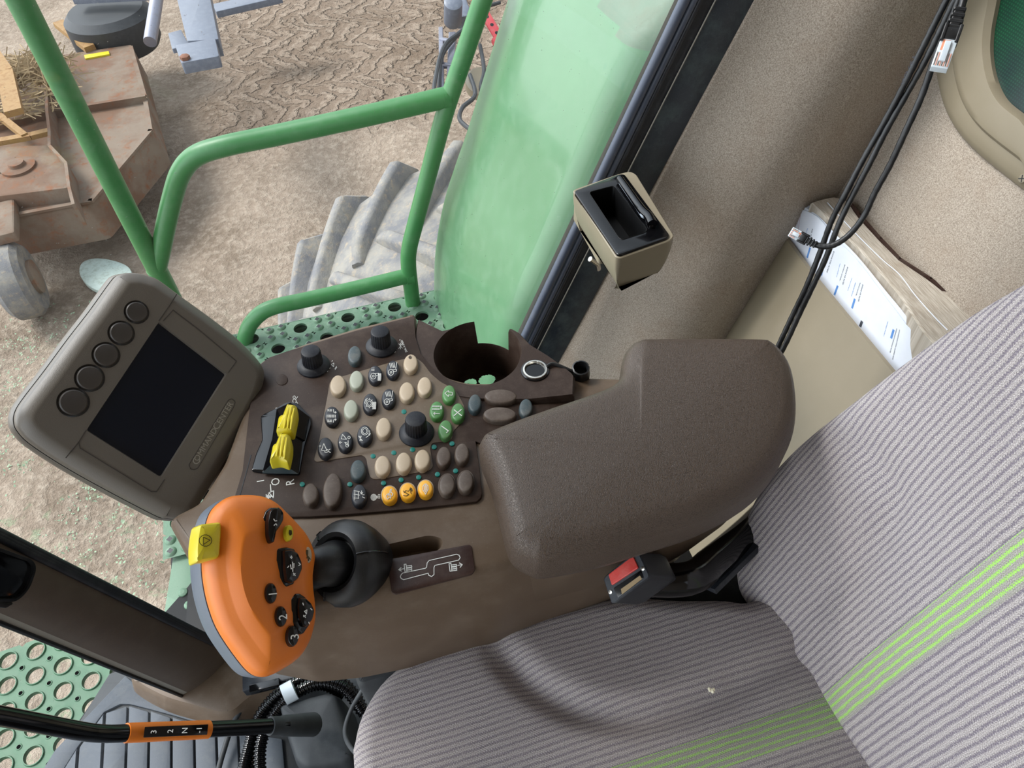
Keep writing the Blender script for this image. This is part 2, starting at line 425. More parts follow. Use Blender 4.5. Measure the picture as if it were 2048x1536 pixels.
def m_ground():
    t = NT('dry_dirt')
    n1 = t.noise(1.6, 6, .6); n2 = t.noise(22, 5, .7); n3 = t.noise(5, 4, .6)
    c = t.mix(t.ramp(n1, .38, .68), srgb(156, 140, 124), srgb(126, 111, 96))
    c = t.mix(t.math('MULTIPLY', t.ramp(n2, .4, .75), .55), c, srgb(198, 184, 166))
    c = t.mix(t.math('MULTIPLY', t.ramp(n3, .5, .8), .4), c, srgb(150, 134, 118))
    # straw tint and thin green weeds towards the front of the machine
    sp = t.n('ShaderNodeSeparateXYZ'); t.L(t.co.outputs['Object'], sp.inputs[0])
    near = t.math('SUBTRACT', 1.0, t.ramp(sp.outputs[1], 2.0, 4.2))
    gn = t.noise(9, 6, .75); c = t.mix(t.math('MULTIPLY', t.ramp(gn, .56, .66), t.math('MULTIPLY', near, .45)), c, srgb(130, 158, 122))
    # herring-bone tyre tracks further out
    ax = sp.outputs[0]; ay = sp.outputs[1]
    wv = t.math('ADD', ay, t.math('MULTIPLY', t.math('SUBTRACT', n3, .5), .55))
    zz = t.math('ABSOLUTE', t.math('SUBTRACT', t.math('FRACT', t.math('DIVIDE', wv, .62)), .5))
    ph = t.math('FRACT', t.math('ADD', t.math('MULTIPLY', ax, 5.2), t.math('MULTIPLY', zz, 3.4)))
    tr = t.ramp(t.math('ABSOLUTE', t.math('SUBTRACT', ph, .5)), .12, .34)
    msk = t.math('MULTIPLY', t.ramp(wv, 5.0, 5.9), t.ramp(t.math('ADD', ax, t.math('MULTIPLY', n3, .6)), -.9, -.1))
    tr = t.math('MULTIPLY', tr, msk)
    c = t.mix(t.math('MULTIPLY', tr, .45), c, srgb(104, 88, 74))
    c = t.mix(t.math('MULTIPLY', msk, .25), c, srgb(120, 98, 80))
    h = t.math('ADD', t.math('MULTIPLY', tr, -.8), t.math('ADD', t.math('MULTIPLY', n2, .8), n1))
    t.bsdf(c, .95, 0, t.bump(h, .9, .05), .1); return t.m
MT['ground'] = m_ground()
def m_tyre():
    t = NT('dusty_tyre_rubber'); n1 = t.noise(9, 5, .65); n2 = t.noise(40, 5, .75)
    c = t.mix(t.ramp(n1, .35, .65), srgb(112, 112, 114), srgb(142, 138, 130)); c = t.mix(t.math('MULTIPLY', t.ramp(n2, .5, .7), .6), c, srgb(168, 152, 128))
    t.bsdf(c, .85, 0, t.bump(n2, .4, .01), .2); return t.m
MT['tyre'] = m_tyre()
def m_rust():
    t = NT('rusty_steel'); n1 = t.noise(2.2, 5, .65); n2 = t.noise(11, 5, .75)
    c = t.mix(t.ramp(n1, .4, .6), srgb(112, 88, 72), srgb(126, 112, 98)); c = t.mix(t.math('MULTIPLY', t.ramp(n2, .5, .7), .7), c, srgb(132, 80, 48))
    t.bsdf(c, .8, 0, t.bump(n2, .4, .01), .2); return t.m
MT['rust'] = m_rust()
def m_straw():
    t = NT('dry_straw'); n1 = t.noise(8, 3); t.bsdf(t.mix(n1, srgb(120, 98, 74), srgb(196, 176, 140)), .9, 0, None, .1); return t.m
MT['straw'] = m_straw()
def m_leaf():
    t = NT('pale_weed_leaf'); n1 = t.noise(6, 3); t.bsdf(t.mix(n1, srgb(120, 144, 112), srgb(164, 184, 158)), .8, 0, None, .2); return t.m
MT['leaf'] = m_leaf()
def m_paper(name, c1, c2):
    t = NT(name); t.bsdf(t.mix(t.noise(40, 3), srgb(*c1), srgb(*c2)), .75, 0, None, .2); return t.m
MT['paper'] = m_paper('white_paper', (214, 222, 236), (232, 236, 244))
def m_pages():
    t = NT('worn_page_edges'); sp = t.n('ShaderNodeSeparateXYZ'); t.L(t.co.outputs['Object'], sp.inputs[0])
    q = t.n('ShaderNodeCombineXYZ'); t.L(t.math('MULTIPLY', sp.outputs[0], 40.0), q.inputs[0]); t.L(t.math('MULTIPLY', sp.outputs[1], 1.5), q.inputs[1])
    n = t.noise(22, 4, .7, q.outputs[0]); c = t.mix(t.ramp(n, .35, .65), srgb(158, 148, 134), srgb(196, 188, 176))
    c = t.mix(t.math('MULTIPLY', t.ramp(t.noise(18, 4), .5, .75), .4), c, srgb(140, 122, 100))
    t.bsdf(c, .85, 0, t.bump(n, .4, .001), .15); return t.m
MT['pages'] = m_pages()
def m_glass(name, dust=.04, tint=(1, 1, 1, 1)):
    t = NT(name); tr = t.n('ShaderNodeBsdfTransparent'); tr.inputs[0].default_value = tint
    gl = t.n('ShaderNodeBsdfGlossy'); gl.inputs['Roughness'].default_value = .03
    ge = t.n('ShaderNodeNewGeometry'); dp_ = t.n('ShaderNodeVectorMath', operation='DOT_PRODUCT'); t.L(ge.outputs['Normal'], dp_.inputs[0]); t.L(ge.outputs['Incoming'], dp_.inputs[1])
    fz = t.math('ADD', .03, t.math('MULTIPLY', .8, t.math('POWER', t.math('SUBTRACT', 1.0, t.math('ABSOLUTE', dp_.outputs['Value'])), 5.0)))
    m1 = t.n('ShaderNodeMixShader'); t.L(fz, m1.inputs[0]); t.L(tr.outputs[0], m1.inputs[1]); t.L(gl.outputs[0], m1.inputs[2])
    df = t.n('ShaderNodeBsdfDiffuse'); df.inputs[0].default_value = (.8, .8, .78, 1)
    m2 = t.n('ShaderNodeMixShader')
    sp = t.ramp(t.noise(260, 2, .6), .70, .76); sm = t.ramp(t.noise(7, 5, .7), .4, .8)
    t.L(t.math('ADD', t.math('MULTIPLY', sp, .35), t.math('ADD', dust*.5, t.math('MULTIPLY', sm, dust))), m2.inputs[0])
    t.L(m1.outputs[0], m2.inputs[1]); t.L(df.outputs[0], m2.inputs[2]); t.L(m2.outputs[0], t.out.inputs[0]); return t.m
MT['glass'] = m_glass('dusty_window_glass')
def m_rearglass():
    t = NT('dark_rear_glass'); sp = t.n('ShaderNodeUVMap'); s = t.n('ShaderNodeSeparateXYZ'); t.L(sp.outputs[0], s.inputs[0])
    fa = t.math('SUBTRACT', t.math('FRACT', t.math('MULTIPLY', s.outputs[0], 300.0)), .5); fb = t.math('SUBTRACT', t.math('FRACT', t.math('MULTIPLY', s.outputs[1], 300.0)), .5)
    d = t.math('SQRT', t.math('ADD', t.math('MULTIPLY', fa, fa), t.math('MULTIPLY', fb, fb))); dot = t.ramp(d, .25, .35)
    n = t.noise(5, 4, .6)
    c = t.mix(t.ramp(n, .4, .7), srgb(28, 44, 48), srgb(24, 84, 52)); c = t.mix(t.math('MULTIPLY', dot, .5), c, srgb(20, 26, 30))
    t.bsdf(c, .25, 0, None, .5); return t.m
MT['rearglass'] = m_rearglass()
# ================================================================ THE SETTING
def rearx(z): return .51 + .32*z
RW = Fr((rearx(.5), .6, .5), Vector((-1, 0, .32)), (0, -1, 0))      # rear wall plane, n towards the cab; u = inboard
g = M(); g.grid(lambda s, t: Vector((-9+18*s, -3+26*t, -1.9 + .035*math.sin(5*s*18)*math.sin(3.1*t*26))), 90, 130)
struct(g.build('dirt_ground', MT['ground']))
# interior felt panel on the right rear side
def feltp(s, t):
    z = -.15 + 1.35*t
    xf = .300 + (z-.254)*(.526-.300)/(.815-.254); xc = rearx(z)+.004
    y = .85 - .105*(1-(1-min(1, s/.5))**2) + .02*max(0, s-.6)/.4 + .006*math.sin(9*t+3*s)
    return Vector((xf + (xc-xf)*s, y, z))
g = M(); g.grid(lambda s, t: feltp(s*1.06, t), 40, 30); g.grid(lambda s, t: feltp(0, t)+Vector((-.004-.0*s, .05*s, 0)), 3, 30)
o = struct(g.build('wall_right', MT['felt']))
# rear wall of felt with gentle waves
def rearp(s, t):
    y = .92 - 1.8*s; z = -.15 + 1.88*t  # unseen top raised to the roof to keep light out
    return Vector((rearx(z) + .004*math.sin(14*y+5*z) + .003*math.sin(23*z-6*y), y, z))
g = M(); g.grid(rearp, 60, 50)
struct(g.build('wall_rear', MT['felt']))
g = M(); g.box(WF, -1.0, 1.0, -.85, .87, 1.72, 1.78, .01)
struct(g.build('ceiling', MT['felt']))
g = M(); g.box(WF, -.62, .60, -.88, -.85, -.1, 1.75, .01)
struct(g.build('light_block_left', MT['felt']))  # unseen solid wall added to block light from the door side
g = M(); g.slab(WF, [(-.66, -.8), (.55, -.8), (.55, .86), (-.30, .86), (-.405, .775), (-.545, .64), (-.66, .48)], -.06, -.008, .004)
struct(g.build('floor', MT['void']))

# window frame parts along the leaning rear edge of the side window
def edge(y, px0, py0, px1, py1, ext=.25):
    a = H(px0, py0, y=y); b = H(px1, py1, y=y); d = (b-a); return a - d*ext, b + d*ext
FR = []
def strip(name, a0, a1, mat, dy, bulge=0, kind='structure'):
    p0, p1 = edge(.84, *a0); q0, q1 = edge(.84, *a1)
    g = M()
    def f(s, t):
        p = p0.lerp(p1, t); q = q0.lerp(q1, t); r = p.lerp(q, s)
        r.y += dy - bulge*math.sin(math.pi*s); return r
    g.grid(f, 10, 6); g.grid(lambda s, t: f(0, t)+Vector((0, .03*s, 0)), 2, 6)
    return g
g = strip('s', (1431, 0, 1080, 690), (1508, 0, 1136, 690), 0, 0, .002); struct(g.build('trim_1', MT['frit']))
g = strip('s', (1394, 0, 1060, 690), (1431, 0, 1080, 690), 0, .002, 0); struct(g.build('trim_2', MT['seal']))
for k, (xa, xb, r, mm) in enumerate([((1369, 0), (1041, 690), .0066, 'sealblue'), ((1388, 0), (1056, 690), .0046, 'sealblue'), ((1400, 0), (1065, 690), .0035, 'seal'), ((1431, 0), (1080, 690), .0009, 'poststrip')]):
    p0, p1 = edge(.836, *xa, *xb); struct(M().tube([p0, p1], r, 12).build('trim_%d' % (8+k), MT[mm]))
p0, p1 = edge(.85, 1355, 0, 1028, 690); q0, q1 = edge(.85, 1362, 0, 1035, 690)
g = M(); g.add([p0, p1, q1, q0], [(0, 1, 2, 3)]); g.add([v+Vector((0, .006, 0)) for v in (p0, p1, q1, q0)], [(0, 1, 2, 3)]); struct(g.build('trim_3', MT['poststrip']))

# front corner post
def quadbar(name, pu0, pu1, pl0, pl1, mat, th=.05, ext=2.4):
    g = M(); a0 = H(*pu0[:2], y=pu0[2]); a1 = H(*pu1[:2], y=pu1[2]); b0 = H(*pl0[:2], y=pl0[2]); b1 = H(*pl1[:2], y=pl1[2])
    A_ = a0-(a1-a0)*.35; B_ = b0-(b1-b0)*.35
    nrm = (a1-A_).cross(B_-A_).normalized()
    if nrm.dot(EYE-A_) < 0: nrm = -nrm
    # straight part in view, then a gently continued top end up to the roof
    T = [0]+[k/11 for k in range(1, 12)]
    up = ((A_-a1).normalized()+(B_-b1).normalized())*.5; wv = (B_-A_)
    rowsA = [A_+up*.75]+[A_.lerp(a1, t) for t in T]; rowsB = [A_+up*.75+wv*.95]+[B_.lerp(b1, t) for t in T]
    V = []; Fc = []; K = 11
    for p, q in zip(rowsA, rowsB):
        for k in range(K): V.append(p.lerp(q, k/(K-1)) + nrm*(.010*math.sin(math.pi*k/(K-1))**.7))
        V.append(q-nrm*th); V.append(p-nrm*th)
    R_ = K+2
    for i in range(len(rowsA)-1):
        for k in range(R_): k2 = (k+1) % R_; Fc.append((i*R_+k, i*R_+k2, (i+1)*R_+k2, (i+1)*R_+k))
    Fc += [tuple(range(R_)), tuple(range(len(V)-R_, len(V)))]
    g.add(V, Fc)
    return g, A_, a1, B_, b1, nrm
g, a0, a1, b0, b1, nrm = quadbar('post', (0, 1080, .5), (500, 1325, .6), (0, 1226, .47), (470, 1425, .575), 0)
post = struct(g.build('front_post', MT['postcover']))
g = M()
g.grid(lambda s, t: b0.lerp(b1, t).lerp(b0.lerp(b1, t)+(b0-a0)*.16*(1-.5*t), s)-nrm*.004*s, 4, 10); struct(g.build('trim_4', MT['poststrip']))
g = M(); g.tube([b0+(b0-a0)*.17-nrm*.004, b1+(b1-a1)*.09-nrm*.004], .003, 8); struct(g.build('trim_5', MT['black']))
g = M()
for k in range(3):
    off = (a0-b0)*(.03+.05*k)
    pts = [a0+off, a0.lerp(a1, .5)+off, a0.lerp(a1, .8)+off, a1+off*1.3]
    g.tube(cr(pts, 6), .0045-.0005*k, 10)
g.tube([a0+(a0-b0)*.01+nrm*.001, a1+nrm*.001], .0022, 8, mi=1)
struct(g.build('trim_6', [MT['seal'], MT['poststrip']]))
# black recessed pocket on the post
PFm = Fr(a0.lerp(a1, .3), nrm, a1-a0)
g = M(); ol = PFm.locs([(-60, 1090), (-20, 1092), (58, 1120), (66, 1135), (52, 1175), (30, 1198), (-40, 1200)], .012)
g.slab(PFm, rcorner(ol, .01), .0, .013, .002); g.stroke(PFm, rcorner(ol, .01), .003, .0135, mi=1, closed=True, th=.002)
g.slab(PFm, rcorner(PFm.locs([(-60, 1200), (-20, 1200), (30, 1206), (14, 1218), (-60, 1210)], .012), .003), 0, .012, .002, 1)
t = thing('post_switch_recess', 'black rounded recess set in the dark front corner post at lower left', 'recess', PFm.pt(0, 0))
g.build('recess_panel', [MT['gloss'], MT['black']], t)
# moulded foot of the post on the floor
g = M(); ol = WF.locs([(248, 1352), (400, 1300), (540, 1290), (640, 1330), (560, 1370), (500, 1398), (468, 1428), (440, 1432), (330, 1402), (282, 1378)], .04)
g.puffy(WF, rcorner(ol, .02), [(-.012, -.01), (0, .03), (.006, .038), (.014, .04)], crown=.004, nring=3)
struct(g.build('trim_7', MT['body']))
# dark lining where the post meets the side sill
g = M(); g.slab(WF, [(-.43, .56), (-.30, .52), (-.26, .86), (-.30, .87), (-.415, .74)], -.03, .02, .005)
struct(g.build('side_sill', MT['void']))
# glass
rb = H(1036, 690, y=.845); rt = H(1363, 0, y=.845); d = rt-rb; rb = rb-d*.65; rt = rt+d*.5
fb = Vector((-.41, .70, .01)); ft = a0 - nrm*.02 + (a0-a1)*.3
g = M()
def sg(s, t):
    p = rb.lerp(rt, t); q = fb.lerp(ft, t); return p.lerp(q, s)+Vector((0, .05*math.sin(math.pi*s), 0))
g.grid(sg, 12, 8); o = struct(g.build('window_1', MT['glass'], sharp=180))
g = M(); wa = b0 + (b0-a0)*.2 - nrm*.01; wb = b1 + (b1-a1)*.1 - nrm*.01
g.grid(lambda s, t: wa.lerp(wb, t)+Vector((-.02-.45*s, -.35*s, -.05*s*s)), 8, 4); struct(g.build('window_2', MT['glass'], sharp=180))

# rear window trim: moulded beige ring, dark glass, frame screw
outer_px = [(1866, -60), (1862, 0), (1858, 70), (1866, 160), (1890, 235), (1940, 300), (2048, 388)]
inner_px = [(2004, -60), (1996, 0), (1985, 60), (1983, 110), (1992, 160), (2012, 200), (2048, 230)]
oo = RW.locs(outer_px, .012); ii = RW.locs(inner_px, .012)
oo = [tuple(q) for q in cr([(q[0], q[1]) for q in [Vector((a, b)) for a, b in oo]], 5)]
ii = [tuple(q) for q in cr([(q[0], q[1]) for q in [Vector((a, b)) for a, b in ii]], 5)]
def ext(L, top, far):       # continue the ring outside the frame
    a0_, b0_ = L[0]; a1_, b1_ = L[-1]; s1 = (b1_-L[-4][1])/(a1_-L[-4][0])
    return [(a0_+.01, top)] + L + [(a1_+.06, b1_+s1*.06*.5), (far, b1_+s1*.03)]
ytop = RW.loc(1860, -60)[1]+.25
oo2 = [(oo[0][0], ytop)] + oo + [(oo[-1][0]+.12, oo[-1][1]-.05), (oo[-1][0]+.5, oo[-1][1]-.06)]
ii2 = [(ii[0][0], ytop)] + ii + [(ii[-1][0]+.12, ii[-1][1]-.025), (ii[-1][0]+.5, ii[-1][1]-.03)]
O = []; I = []
no = len(oo2)
for q in oo2: O.append(Vector(q))
for q in ii2: I.append(Vector(q))
g = M(); V = []; Fc = []
prof = [(0, -.004), (0, .004), (.06, .010), (.16, .013), (.30, .0145), (.40, .015), (.46, .020), (.55, .0215), (.93, .020), (1, .014), (1, -.004)]
for i in range(no):
    for f, h in prof:
        p = O[i].lerp(I[i], f); V.append(RW.pt(p.x, p.y, h))
K = len(prof)
for i in range(no-1):
    for k in range(K-1): Fc.append((i*K+k, i*K+k+1, (i+1)*K+k+1, (i+1)*K+k))
g.add(V, Fc)
rw = thing('rear_window_surround', 'beige moulded surround of the dark rear window at top right corner', 'window surround', RW.pt(ii[0][0], ii[0][1]))
g.build('moulding', MT['beige'], rw)
g = M(); P = I + [Vector((I[-1].x, ytop))]
g.add([RW.pt(p.x, p.y, .008) for p in P], [tuple(range(len(P)))], uv=[(p.x, p.y) for p in P])
o = g.build('window_pane', MT['rearglass'], rw); o['label'] = 'dark green tinted dotted glass'
g = M(); sc = RW.loc(2043, 357, .016); fs = Fr(RW.pt(sc[0], sc[1], .012), RW.n, RW.u)
g.rev(fs, 0, 0, [(.0052, -.004), (.0052, .0018), (.0044, .003), (.001, .0034)], 20); g.stroke(fs, [(-.003, -.002), (.003, .002)], .001, .0036, 1); g.stroke(fs, [(-.002, .003), (.002, -.003)], .001, .0036, 1)
g.build('screw', [MT['beige'], MT['black']], rw)

# ================================================================ OUTSIDE THE CAB
Y0 = 1.4; Y1 = 1.33
t = thing('grab_rail', 'thick upright green grab rail at left rising behind the grey monitor', 'rail', (-.411, Y0, -.1))
top = H(40, 0, y=Y0); bot = H(340, 590, y=Y0); d = top-bot
M().tube([bot-d*.35, bot, top, top+d*.35], .0205, 24).build('upright_tube', MT['rail'], t)
pts = [H(312, 545, y=Y0), H(322, 500, y=Y0), H(331, 455, y=Y0), H(345, 395, y=Y0), H(362, 345, y=Y0-.01), H(392, 312, y=Y0-.02), H(450, 292, y=Y0-.03), H(560, 269, y=Y0-.04), H(740, 230, y=Y1+.01), H(895, 194, y=Y1)]
M().tube(cr(pts, 7), .0195, 22).build('cross_tube', MT['rail'], t)
t = thing('platform_handrail', 'bent green platform handrail beside the tall pale green side shield', 'rail', H(822, 590, y=Y1))
pts = [H(985, -60, y=Y1), H(965, 0, y=Y1), H(925, 120, y=Y1), H(890, 225, y=Y1), H(858, 345, y=Y1), H(830, 450, y=Y1), H(819, 495, y=Y1), H(817, 530, y=Y1), H(824, 592, y=Y1), H(830, 640, y=Y1)]
M().tube(cr(pts, 7), .0172, 22).build('upright_tube', MT['rail'], t)
pts = [H(484, 760, y=Y1), H(487, 705, y=Y1), H(494, 662, y=Y1), H(515, 632, y=Y1), H(548, 614, y=Y1), H(620, 598, y=Y1), H(720, 575, y=Y1), H(814, 552, y=Y1)]
M().tube(cr(pts, 7), .0172, 22).build('lower_tube', MT['rail'], t)
for px, py in ((885, 197), (812, 553)):
    c = H(px, py, y=Y1); c2 = H(px+14, py-2, y=Y1); M().tube([c, c2], .0198, 18).build('weld_collar', MT['rail'], t)

# platform with round holes and raised grip dimples
def holed(fr, a0, da, b0, db, nx, ny, holes, r, h=0, th=.006):
    """tile grid with round holes, real thickness"""
    g = M(); n = 24
    for i in range(nx):
        for j in range(ny):
            ca, cb = a0+da*i, b0+db*j; sq = [(ca-da/2, cb-db/2), (ca+da/2, cb-db/2), (ca+da/2, cb+db/2), (ca-da/2, cb+db/2)]
            if (i, j) not in holes:
                g.add([fr.pt(x, y, h) for x, y in sq], [(0, 1, 2, 3)])
            else:
                rr = holes[(i, j)] if isinstance(holes, dict) else r; V = []
                for k in range(n):
                    th_ = 2*math.pi*(k+.5)/n; c, s_ = math.cos(th_), math.sin(th_); q = 1/max(abs(c), abs(s_))
                    V.append(fr.pt(ca+c*q*da/2, cb+s_*q*db/2, h))
                for hh in (h, h-th):
                    for k in range(n):
                        th_ = 2*math.pi*(k+.5)/n; V.append(fr.pt(ca+rr*math.cos(th_), cb+rr*math.sin(th_), hh))
                g.add(V, [(k, (k+1) % n, n+(k+1) % n, n+k) for k in range(n)]+[(n+k, n+(k+1) % n, 2*n+(k+1) % n, 2*n+k) for k in range(n)])
    return g
pl = thing('walkway_platform', 'green steel walkway with round holes and grip dimples outside the window', 'platform', (-.15, 1.2, 0))
hs = {}
g = M()
nx, ny = 12, 11; da, db = .0545, .049; xa, yb = -.219-.0545*4, 1.282-.049*9
for i in range(nx):
    for j in range(ny):
        if (i+j*1) % 2 == 1: hs[(i, j)] = .0155
# align: hole at (-.219,1.325) and (-.158+...,1.276)
g = holed(WF, xa, da, yb, db, nx, ny, hs, .0155)
x0p, x1p = xa-da/2, xa+da*(nx-.5)
ye = yb+db*(ny-.5)
g.box(WF, x0p, x1p, ye, 1.36, -.03, 0, .002); g.box(WF, x0p, x1p, 1.35, 1.36, -.13, -.02, .002)
for i in range(nx):
    for j in range(ny):
        if (i+j) % 2 == 0:
            for dx, dy in ((-.013, -.012), (.014, -.009), (-.014, .013), (.013, .016)):
                cx, cy = xa+da*i+dx, yb+db*j+dy; fl = Fr((cx, cy, 0), (0, 0, 1), (1, 0, 0))
                V = []; n = 16
                for rr, hh in ((.0110, -.0005), (.0092, .0024), (.0060, .0046), (.0050, .0048)):
                    for k in range(n):
                        q = rr*(1+(.22*math.cos(4*2*math.pi*k/n) if rr < .007 else 0)); V.append(fl.pt(q*math.cos(2*math.pi*k/n), q*math.sin(2*math.pi*k/n), hh))
                g.add(V, [(a*n+k, a*n+(k+1) % n, (a+1)*n+(k+1) % n, (a+1)*n+k) for a in range(3) for k in range(n)])
                g.add(V[-n:], [tuple(range(n))], mi=1)
g.build('tread_plate', [MT['deck'], MT['black']], pl)
g = M(); g.box(WF, x0p, x1p, yb-db/2, 1.345, -.12, -.035, .004)
g.build('shade_plate', MT['void'], pl)  # black plate put under the holes to stand in for the shade there
g = M(); g.slab(WF, [(-.468, .70), (-.40, .70), (-.40, 1.34), (-.44, 1.34), (-.4466, .853)], -.06, -.01, .002)
for (px, py) in ((366, 1185), (378, 1210)):
    c = H(px, py, z=-.008); g.rev(WF, c.x, c.y, [(.009, -.01), (.008, -.006), (.004, -.004), (.0035, -.004)], 14)
g.build('end_plate', MT['deck'], pl)

# perforated front step
st = thing('perforated_step', 'green perforated steel step with large round holes at bottom left', 'step', (-.7, .65, -.1))
th0 = math.atan2(.046, .006)
e1 = Vector((-.046, -.0055, 0)); SFr = Fr((-.668, .673, -.1), (0, 0, 1), (.0465, .004, 0))
hs = {}
for i in range(14):
    for j in range(14): hs[(i, j)] = .0145
g = holed(SFr, -.0465*9, .0465, -.047*9, .047, 12, 12, hs, .0145)
V = []
for i in range(12):
    for j in range(12):
        c = (-.0465*9+.0465*i, -.047*9+.047*j)
        f2 = Fr(SFr.pt(c[0], c[1]), SFr.n, SFr.u); n = 24
        g.rev(f2, 0, 0, [(.0175, 0), (.0165, .003), (.0150, .003), (.0145, -.004)], 24, cap=False)
for i in range(11):
    for j in range(11):
        f2 = Fr(SFr.pt(-.0465*8.5+.0465*i, -.047*8.5+.047*j), SFr.n, SFr.u)
        g.rev(f2, 0, 0, [(.0055, .0), (.0048, .0012), (.0036, .0013)], 14, cap=False); g.rev(f2, 0, 0, [(.0036, .0010), (.0005, .0010)], 14, mi=1)
a = WF.loc(238, 1352, -.02); b = WF.loc(98, 1545, -.02)
g.build('step_plate', [MT['step'], MT['straw']], st)
g = M()
pa = H(240, 1352, z=-.01); pb = H(60, 1600, z=-.01); dd = (pb-pa); nn = Vector((-dd.y, dd.x, 0)).normalized()
if nn.x > 0: nn = -nn
for k in range(46):
    c = pa+dd*(k/46); fz = Fr(c, (0, 0, 1), dd); g.box(fz, 0, .0042, 0, .016 if (fz.v.dot(nn) > 0) else .016, -.006, .001, .0012)
g.box(Fr(pa, (0, 0, 1), dd), 0, dd.length, .0, .006, -.012, -.004, .001)
g.build('serrated_edge', MT['step'], st)

# tall green side shield (leaning, behind the walkway)
prof = [(872, 760), (877, 700), (879, 640), (880, 560), (882, 500), (890, 440), (903, 380), (922, 320), (950, 240), (984, 130), (1025, 0), (1050, -70), (1100, -200)]
pp = [H(a_, b_, y=1.36) for a_, b_ in prof]
pp = cr(pp, 5)
g = M(); n = len(pp)
def sh(s, t):
    i = t*(n-1); k = min(int(i), n-2); p = pp[k].lerp(pp[k+1], i-k)
    dx = .02*max(0, 1-s/.06)**2
    y = 1.36-.47*s; x = p.x + dx - .02 + .03*s*s + .10*max(0, (s-.84)/.16)**2.4
    zl = .72+(y-.93)*.143; up = max(0, p.z-zl); x += .5*up*min(1, up/.03)
    return Vector((x, y, p.z))
g.grid(sh, 60, (n-1)*2)
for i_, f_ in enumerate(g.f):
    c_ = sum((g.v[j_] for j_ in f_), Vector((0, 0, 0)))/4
    if c_.z > .725+(c_.y-.93)*.143 and c_.y < 1.10: g.mi[i_] = 1  # facet above the fold gets the greyer green
g.grid(lambda s, t: sh(0, t)+Vector((.09*s, .012*s, -.02*s)), 4, n-1)
sd_ = thing('side_shield', 'tall glossy pale green body shield seen through the side window', 'body panel', (.25, 1.1, 0))
g.build('shield_panel', [MT['shield'], MT['greyshield']], sd_)

# front drive tyre
ty = thing('drive_tyre', 'large dusty grey lugged drive tyre standing below the walkway', 'tyre', (.43, 2.05, -1.9))
TC = Vector((.43, 2.05, -1.08)); TR = .77; TW = .36
g = M()
tp = [(-TW, .60), (-TW-.01, .66), (-TW+.01, .72), (-TW+.05, .755), (-TW*.5, .775), (0, .785), (TW*.5, .775), (TW-.05, .755), (TW-.01, .72), (TW+.01, .66), (TW, .60), (TW-.06, .5), (-TW+.06, .5)]
n = 96; V = []
for y, r in tp:
    for k in range(n):
        th = 2*math.pi*k/n; V.append(TC+Vector((r*math.cos(th), y, r*math.sin(th))))
Kp = len(tp)
g.add(V, [(a_*n+k, a_*n+(k+1) % n, ((a_+1) % Kp)*n+(k+1) % n, ((a_+1) % Kp)*n+k) for a_ in range(Kp) for k in range(n)])
g.build('carcass', MT['tyre'], ty)
def lug(th0, side):
    """one curved lug bar from the shoulder to the centre line"""
    g = M(); V = []; N = 9; w0, w1 = .021, .034
    for i in range(N):
        f = i/(N-1); y = side*(TW+.005 - f*(TW+.03)); th = th0 + (.02+.36*f**.9)*1.0
        r0 = .74 if f > .15 else .70-.1*(.15-f)/.15
        rt = .826 if .12 < f < .95 else .80
        if f == 0: rt = .74; r0 = .66
        for (dw, rr) in ((-w1, r0), (-w0, rt-.010), (-w0*.6, rt), (w0*.6, rt), (w0, rt-.010), (w1, r0)):
            t2 = th + dw/.8; V.append(TC+Vector((-rr*math.sin(t2)*1.0, y + dw*.4*side, rr*math.cos(t2))))
    Fc = [(i*6+k, i*6+(k+1) % 6, (i+1)*6+(k+1) % 6, (i+1)*6+k) for i in range(N-1) for k in range(6)]+[tuple(range(6)), tuple(range(N*6-6, N*6))]
    g.add(V, Fc); return g
NL = 22
for k in range(NL):
    th0 = 2*math.pi*k/NL
    ang = (th0+math.pi) % (2*math.pi)-math.pi
    if -1.0 < ang < 1.9:
        lug(th0-.36, 1).build('tread_lug', MT['tyre'], ty, sharp=50)
        lug(th0-.36+math.pi/NL, -1).build('tread_lug', MT['tyre'], ty, sharp=50)
g = M(); fw = Fr(TC, (0, 1, 0), (1, 0, 0)); g.rev(fw, 0, 0, [(.55, -.3), (.5, -.1), (.2, .0), (.2, .25), (.5, .3), (.55, .33)], 40); g.build('wheel_rim', MT['yellowsteel'], ty)

# rusty mower deck
zt = -1.45
md = thing('mower_deck', 'rusty brown rotary mower deck parked on the dirt at upper left', 'mower deck', H(150, 300, z=-1.62))
ol = WF.locs([(-90, 450), (0, 441), (181, 407), (307, 263), (300, 240), (263, 89), (147, 106), (-90, 140)], zt)
g = M(); g.puffy(WF, rcorner(ol, .02), [(-.02, zt-.25), (0, zt-.01), (.004, zt)]); g.build('deck_shell', MT['rust'], md)
g = M(); g.stroke(WF, [WF.loc(*p, zt+.01) for p in [(262, 95), (290, 195), (301, 262), (182, 402), (0, 436), (-60, 448)]], .03, zt+.01, 0, th=.008)
g.build('edge_lip', MT['rust'], md)
def wall(g, pts, z0, z1, w=.018, mi=0):
    for i in range(len(pts)-1):
        p = WF.loc(*pts[i], z1); q = WF.loc(*pts[i+1], z1); a_ = Vector(p); b_ = Vector(q); dd = (b_-a_)
        f = Fr((a_.x, a_.y, 0), (0, 0, 1), (dd.x, dd.y, 0)); g.box(f, 0, dd.length, -w/2, w/2, z0, z1, 0, mi)
g = M(); wall(g, [(91, 150), (93, 220), (98, 262), (98, 290), (131, 325), (137, 372), (146, 408)], zt-.01, zt+.14); g.build('upright_rib', MT['rust'], md)
g = M(); ol = WF.locs([(-60, 300), (0, 293), (97, 290), (129, 325), (137, 375), (0, 392), (-60, 398)], zt+.10)
g.slab(WF, rcorner(ol, .02), zt-.01, zt+.10, .006); g.build('gearbox_plate', MT['rust'], md)
